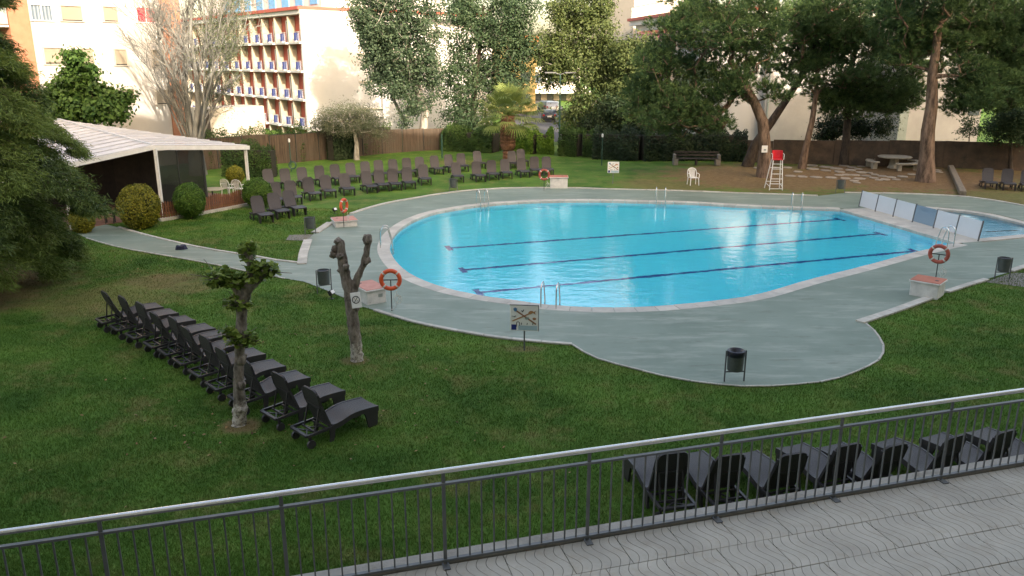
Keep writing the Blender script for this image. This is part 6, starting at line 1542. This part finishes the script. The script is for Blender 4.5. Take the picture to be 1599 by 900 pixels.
# the two pollarded trees on the near lawn
def pollard(name, label, base, limbs, knobs, leaf_tips, seed, sign=None):
    root = thing(name, label, 'tree', base); g = random.Random(seed); m = MB()
    for pts, rs_ in limbs:
        P = spline([p - base for p in pts], 6); n = len(P); rr = []
        for i in range(n):
            f = i / (n - 1) * (len(rs_) - 1); j = min(int(f), len(rs_) - 2); rr.append((rs_[j] + (rs_[j + 1] - rs_[j]) * (f - j)) * g.uniform(0.90, 1.10))
        i0 = len(m.v); m.tube(P, rr, 14)
        for i in range(i0, len(m.v)): x, y_, z = m.v[i]; m.v[i] = (x + g.gauss(0, 0.007), y_ + g.gauss(0, 0.007), z + g.gauss(0, 0.01))
    for c, r in knobs:
        c = c - base; V = []; Mx = Matrix.Rotation(g.random() * 6, 3, Vector((g.random(), g.random(), 1)).normalized()); k = MB()
        for i in range(7): 
            th = math.pi * i / 6
            for j in range(8): ph = 2 * math.pi * j / 8; q = Mx @ Vector((math.sin(th) * math.cos(ph), math.sin(th) * math.sin(ph), math.cos(th) * 1.2)); V.append(c + q * r * g.uniform(0.8, 1.15))
        m.add(V, [(i * 8 + j, i * 8 + (j + 1) % 8, (i + 1) * 8 + (j + 1) % 8, (i + 1) * 8 + j) for i in range(6) for j in range(8)])
    m.build('trunk', M['plane_bark'], root, smooth=True)
    if leaf_tips:
        gg = np.random.default_rng(seed); PS = []; SH = MB()
        for c, r, n in leaf_tips:
            c = c - base
            for q in range(max(3, n // 14)):
                e = c + Vector((gg.normal(), gg.normal(), abs(gg.normal()) * 0.6)) * r * 0.6; SH.tube([c, c + (e - c) * 0.8], [0.010, 0.005], 4)
            PS.append(np.array(list(c)) + unit(gg.normal(size=(n, 3))) * gg.uniform(0.1, 1, (n, 1)) ** 0.6 * r * np.array([0.72, 0.72, 0.5]) + np.array([0, 0, r * 0.08]))
        SH.build('shoots', M['plane_bark'], root, kind='stuff')
        P = np.concatenate(PS)
        V, Q = leaves(P, np.array([[0, 0, 1.0]]) + gg.normal(size=P.shape) * 0.25, 0.125, gg, 0.9, 0.5); npmesh('crown', V, Q, M['plane_l'], root, gg.uniform(0, 1, len(P)))
    return root
b = at(558, 563); Y = b.y; q = lambda u, v, dy=0: atY(u, v, Y + dy)
pollard('pollard_tree', 'bare pruned plane tree forked like a Y, with a small notice', b,
        [([b + Vector((0, 0, -0.03)), q(556, 540), q(551, 500), q(546, 460), q(537, 420), q(531, 376)], [0.165, 0.135, 0.14, 0.135, 0.12, 0.085]), ([q(549, 470), q(556, 440), q(569, 408), q(576, 374)], [0.10, 0.085, 0.075, 0.06])],
        [(q(528, 377), .10), (q(523, 388), .09), (q(521, 397), .085), (q(519, 399), .06), (q(538, 408), .09), (q(574, 374), .11), (q(571, 372), .07), (q(573, 406), .10), (q(533, 422), .085), (q(541, 437), .10), (q(548, 455), .10), (q(555, 478), .12), (q(551, 502), .13), (q(531, 400, -.1), .085), (q(540, 418, -.1), .09), (q(550, 520), .12), (q(557, 545), .13)], [], 51)
sc = q(556, 469, -0.22); t = thing('no_ball_sign', 'small white square notice with a crossed circle on the pruned tree', 'sign', sc, 0)
Mx = Matrix.Rotation(R(-8), 3, 'Y') @ Matrix.Rotation(R(-10), 3, 'X')
m = MB(); m.box((0, 0, 0), (0.235, 0.012, 0.37), M=Mx); m.build('board', M['sign_white'], t, bevel=0.003)
m = MB(); m.torus(Mx @ Vector((0, -0.009, 0.01)), 0.083, 0.0095, Mx @ Matrix.Rotation(R(90), 3, 'X'), 26, 6); m.build('ring', M['black'], t)
m = MB(); m.beam(Mx @ Vector((-0.05, -0.009, -0.055)), Mx @ Vector((0.05, -0.009, 0.075)), 0.012, 0.014, up=Mx @ Vector((0, 1, 0))); m.build('slash', M['black'], t)
for x, z in ((-0.028, 0.035), (0.032, -0.02)): m = MB(); m.lathe([(0, 0), (0.014, 0), (0.014, 0.006), (0, 0.006)], 10, Mx @ Vector((x, -0.012, z))); m.build('dot', M['black'], t)
b = at(374, 663); Y = b.y
pollard('pollard_tree', 'pollarded plane tree with leafy knobs beside the near lounger row', b,
        [([b + Vector((0, 0, -0.03)), q(374, 630), q(373, 590), q(374, 550), q(377, 505), q(378, 470), q(378, 450)], [0.15, 0.115, 0.105, 0.10, 0.095, 0.09, 0.085]), ([q(378, 475), q(388, 452), q(400, 440), q(413, 424)], [0.085, 0.085, 0.075, 0.065]),
         ([q(378, 460), q(389, 436), q(391, 410), q(386, 392)], [0.08, 0.07, 0.06, 0.05]), ([q(377, 465), q(366, 448), q(345, 437)], [0.07, 0.06, 0.05])],
        [(q(413, 424), .11), (q(386, 392), .10), (q(345, 437), .10), (q(373, 470), .11), (q(372, 525), .11), (q(380, 525), .1), (q(376, 560), .12), (q(375, 600), .12), (q(374, 640), .15)],
        [(q(400, 438), .22, 60), (q(358, 443), .26, 70), (q(412, 422), .36, 150), (q(425, 425), .30, 60), (q(399, 420), .28, 50), (q(386, 390), .28, 130), (q(388, 405), .22, 40), (q(343, 435), .40, 190), (q(328, 440), .28, 50), (q(366, 440), .34, 150), (q(385, 440), .3, 60), (q(372, 475), .36, 190), (q(372, 530), .38, 190), (q(384, 528), .32, 60), (q(355, 520), .28, 40), (q(395, 535), .2, 24)], 52)
p = atY(1194, 233, Yp - 0.47); t = thing('notice_board', 'small white notice fixed to the noticed pine trunk', 'sign', p)
m = MB(); m.box((0, 0, 0), (0.36, 0.02, 0.42)); m.build('board', M['sign_white'], t); m = MB(); m.box((0.02, -0.012, -0.05), (0.14, 0.004, 0.10)); m.build('pictogram', M['gprint'], t)

# ------------------------------------------------------------------ hedges and bushes
H_ = lambda *pts: [at(u, v) for u, v in pts]
fence_top = [Vector((p.x - 0.0, p.y + 0.7, 0)) for p in fb[:6]]
hedge('hedge', 'dark clipped hedge top showing above the reed fence', fence_top, 0.9, 2.4, M['hedge_l'], 26000, 0.12, 61)
hedge('hedge', 'loose green shrubs and ivy between the poplar and the palm', H_((694, 234), (735, 236), (775, 238)), 1.8, 1.75, M['hedge_l'], 13000, 0.15, 62, rough=0.3)
hedge('hedge', 'bright light green laurel hedge right of the palm', H_((806, 238), (838, 240), (864, 240)), 1.6, 1.75, M['hedge_bright'], 9000, 0.17, 63, rough=0.25)
hedge('hedge', 'mid green hedge right of the tall street lamp', H_((882, 242), (908, 244), (934, 244)), 1.8, 2.0, M['hedge_l'], 11000, 0.13, 64, rough=0.2)
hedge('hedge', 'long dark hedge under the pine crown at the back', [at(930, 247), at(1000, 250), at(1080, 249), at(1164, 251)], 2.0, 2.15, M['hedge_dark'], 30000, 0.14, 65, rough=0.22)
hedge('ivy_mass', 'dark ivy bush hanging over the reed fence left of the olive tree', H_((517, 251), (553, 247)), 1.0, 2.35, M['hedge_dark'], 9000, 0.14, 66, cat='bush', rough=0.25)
hedge('hedge', 'clipped hedge seen through the pavilion', [Vector((C1.x - 4.5, C1.y + 9, 0)), Vector((C1.x - 1.2, C1.y + 8.4, 0))], 1.0, 2.0, M['hedge_l'], 8000, 0.12, 67)
ball('round golden bush at the left end of the picket fence', 217.5, 357, 31, 36, M['ball_yellow'], 11000, 0.085, 71, vc=324)
ball('round green bush between the golden bush and the picket corner', 296, 342, 23.5, 27, M['ball_green'], 9000, 0.085, 72, vc=313)
ball('round light green bush at the right end of the picket fence', 402, 325, 22.5, 23, M['ball_green'], 9000, 0.085, 73, vc=301)
ball('small golden bush behind the pavilion corner post', 367, 286, 14, 14, M['ball_yellow'], 4500, 0.085, 74, vc=273, Y=46)
ball('golden bush half hidden by the cedar at the pavilion entrance', 128, 364, 18, 23, M['ball_yellow'], 6000, 0.085, 75, vc=343)
# ------------------------------------------------------------------ grass blades on the nearer lawn
def inside(poly, X, Y):
    r = np.zeros(len(X), bool); n = len(poly)
    for i in range(n):
        a, b = poly[i], poly[(i + 1) % n]
        if a.y == b.y: continue
        c = ((a.y > Y) != (b.y > Y)) & (X < (b.x - a.x) * (Y - a.y) / (b.y - a.y) + a.x); r ^= c
    return r
g = np.random.default_rng(77); n = 900000
Y = 9 + 30 * g.uniform(0, 1, n) ** 1.6; X = g.uniform(-0.66, 0.66, n) * (Y * ct + 3)
ok = ~inside(deck_poly, X, Y) & ((X * rail_n.x + Y * rail_n.y) > (railP.x * rail_n.x + railP.y * rail_n.y + 0.3))
for (x, y, rx, ry, k_) in LAWN_PATCH: ok &= (((X - x) / rx) ** 2 + ((Y - y) / ry) ** 2 + g.uniform(-0.3, 0.3, n) > 1.0) | (g.uniform(size=n) > k_)
X, Y = X[ok], Y[ok]; n = len(X); hh = g.uniform(0.022, 0.055, n) * (1 + 0.012 * Y); a = g.uniform(0, 6.283, n); wv_ = g.uniform(0.006, 0.012, n) * (0.6 + 0.04 * Y)
P = np.stack([X, Y, np.zeros(n)], 1); S = np.stack([np.cos(a), np.sin(a), 0 * a], 1) * wv_[:, None] / 2; T_ = P + g.normal(size=(n, 3)) * np.array([0.018, 0.018, 0]) ; T_[:, 2] = hh
npmesh('grass_blades', np.stack([P - S, P + S, T_], 1).reshape(-1, 3), np.arange(3 * n).reshape(n, 3), M['lawn'], kind='stuff')
# ------------------------------------------------------------------ fallen leaves and pine litter
M['litter'] = leaf_mat('dry_leaves', (0.10, 0.055, 0.025), (0.30, 0.19, 0.08), 0.1)
g = np.random.default_rng(91); n = 2600
cx_, cy_ = np.array([16, 24, 24.7, -0.3, -9, 3.0, -16, at(374, 663).x, at(558, 563).x]), np.array([50, 51, 47.8, 58, 60, 30, 27, at(374, 663).y, at(558, 563).y])
sp = np.array([4.5, 5, 4, 3, 4, 13, 4, 2.2, 2.2]); wl = np.array([5, 5, 5, 2, 2, 3, 3, 1.2, 1.0]); i = g.choice(len(sp), n, p=wl / wl.sum())
X = cx_[i] + g.normal(size=n) * sp[i]; Y = cy_[i] + g.normal(size=n) * sp[i] * 0.6
ok = ~inside(deck_poly, X, Y) & ((X * rail_n.x + Y * rail_n.y) > (railP.x * rail_n.x + railP.y * rail_n.y + 0.4)) & (Y < 60); X, Y = X[ok], Y[ok]; n = len(X)
V, Q = leaves(np.stack([X, Y, np.full(n, 0.04)], 1), np.tile(np.array([[0, 0, 1.0]]), (n, 1)), 0.075, g, 0.6, 0.25)
npmesh('fallen_leaves', V, Q, M['litter'], None, g.uniform(0, 1, n), kind='stuff')
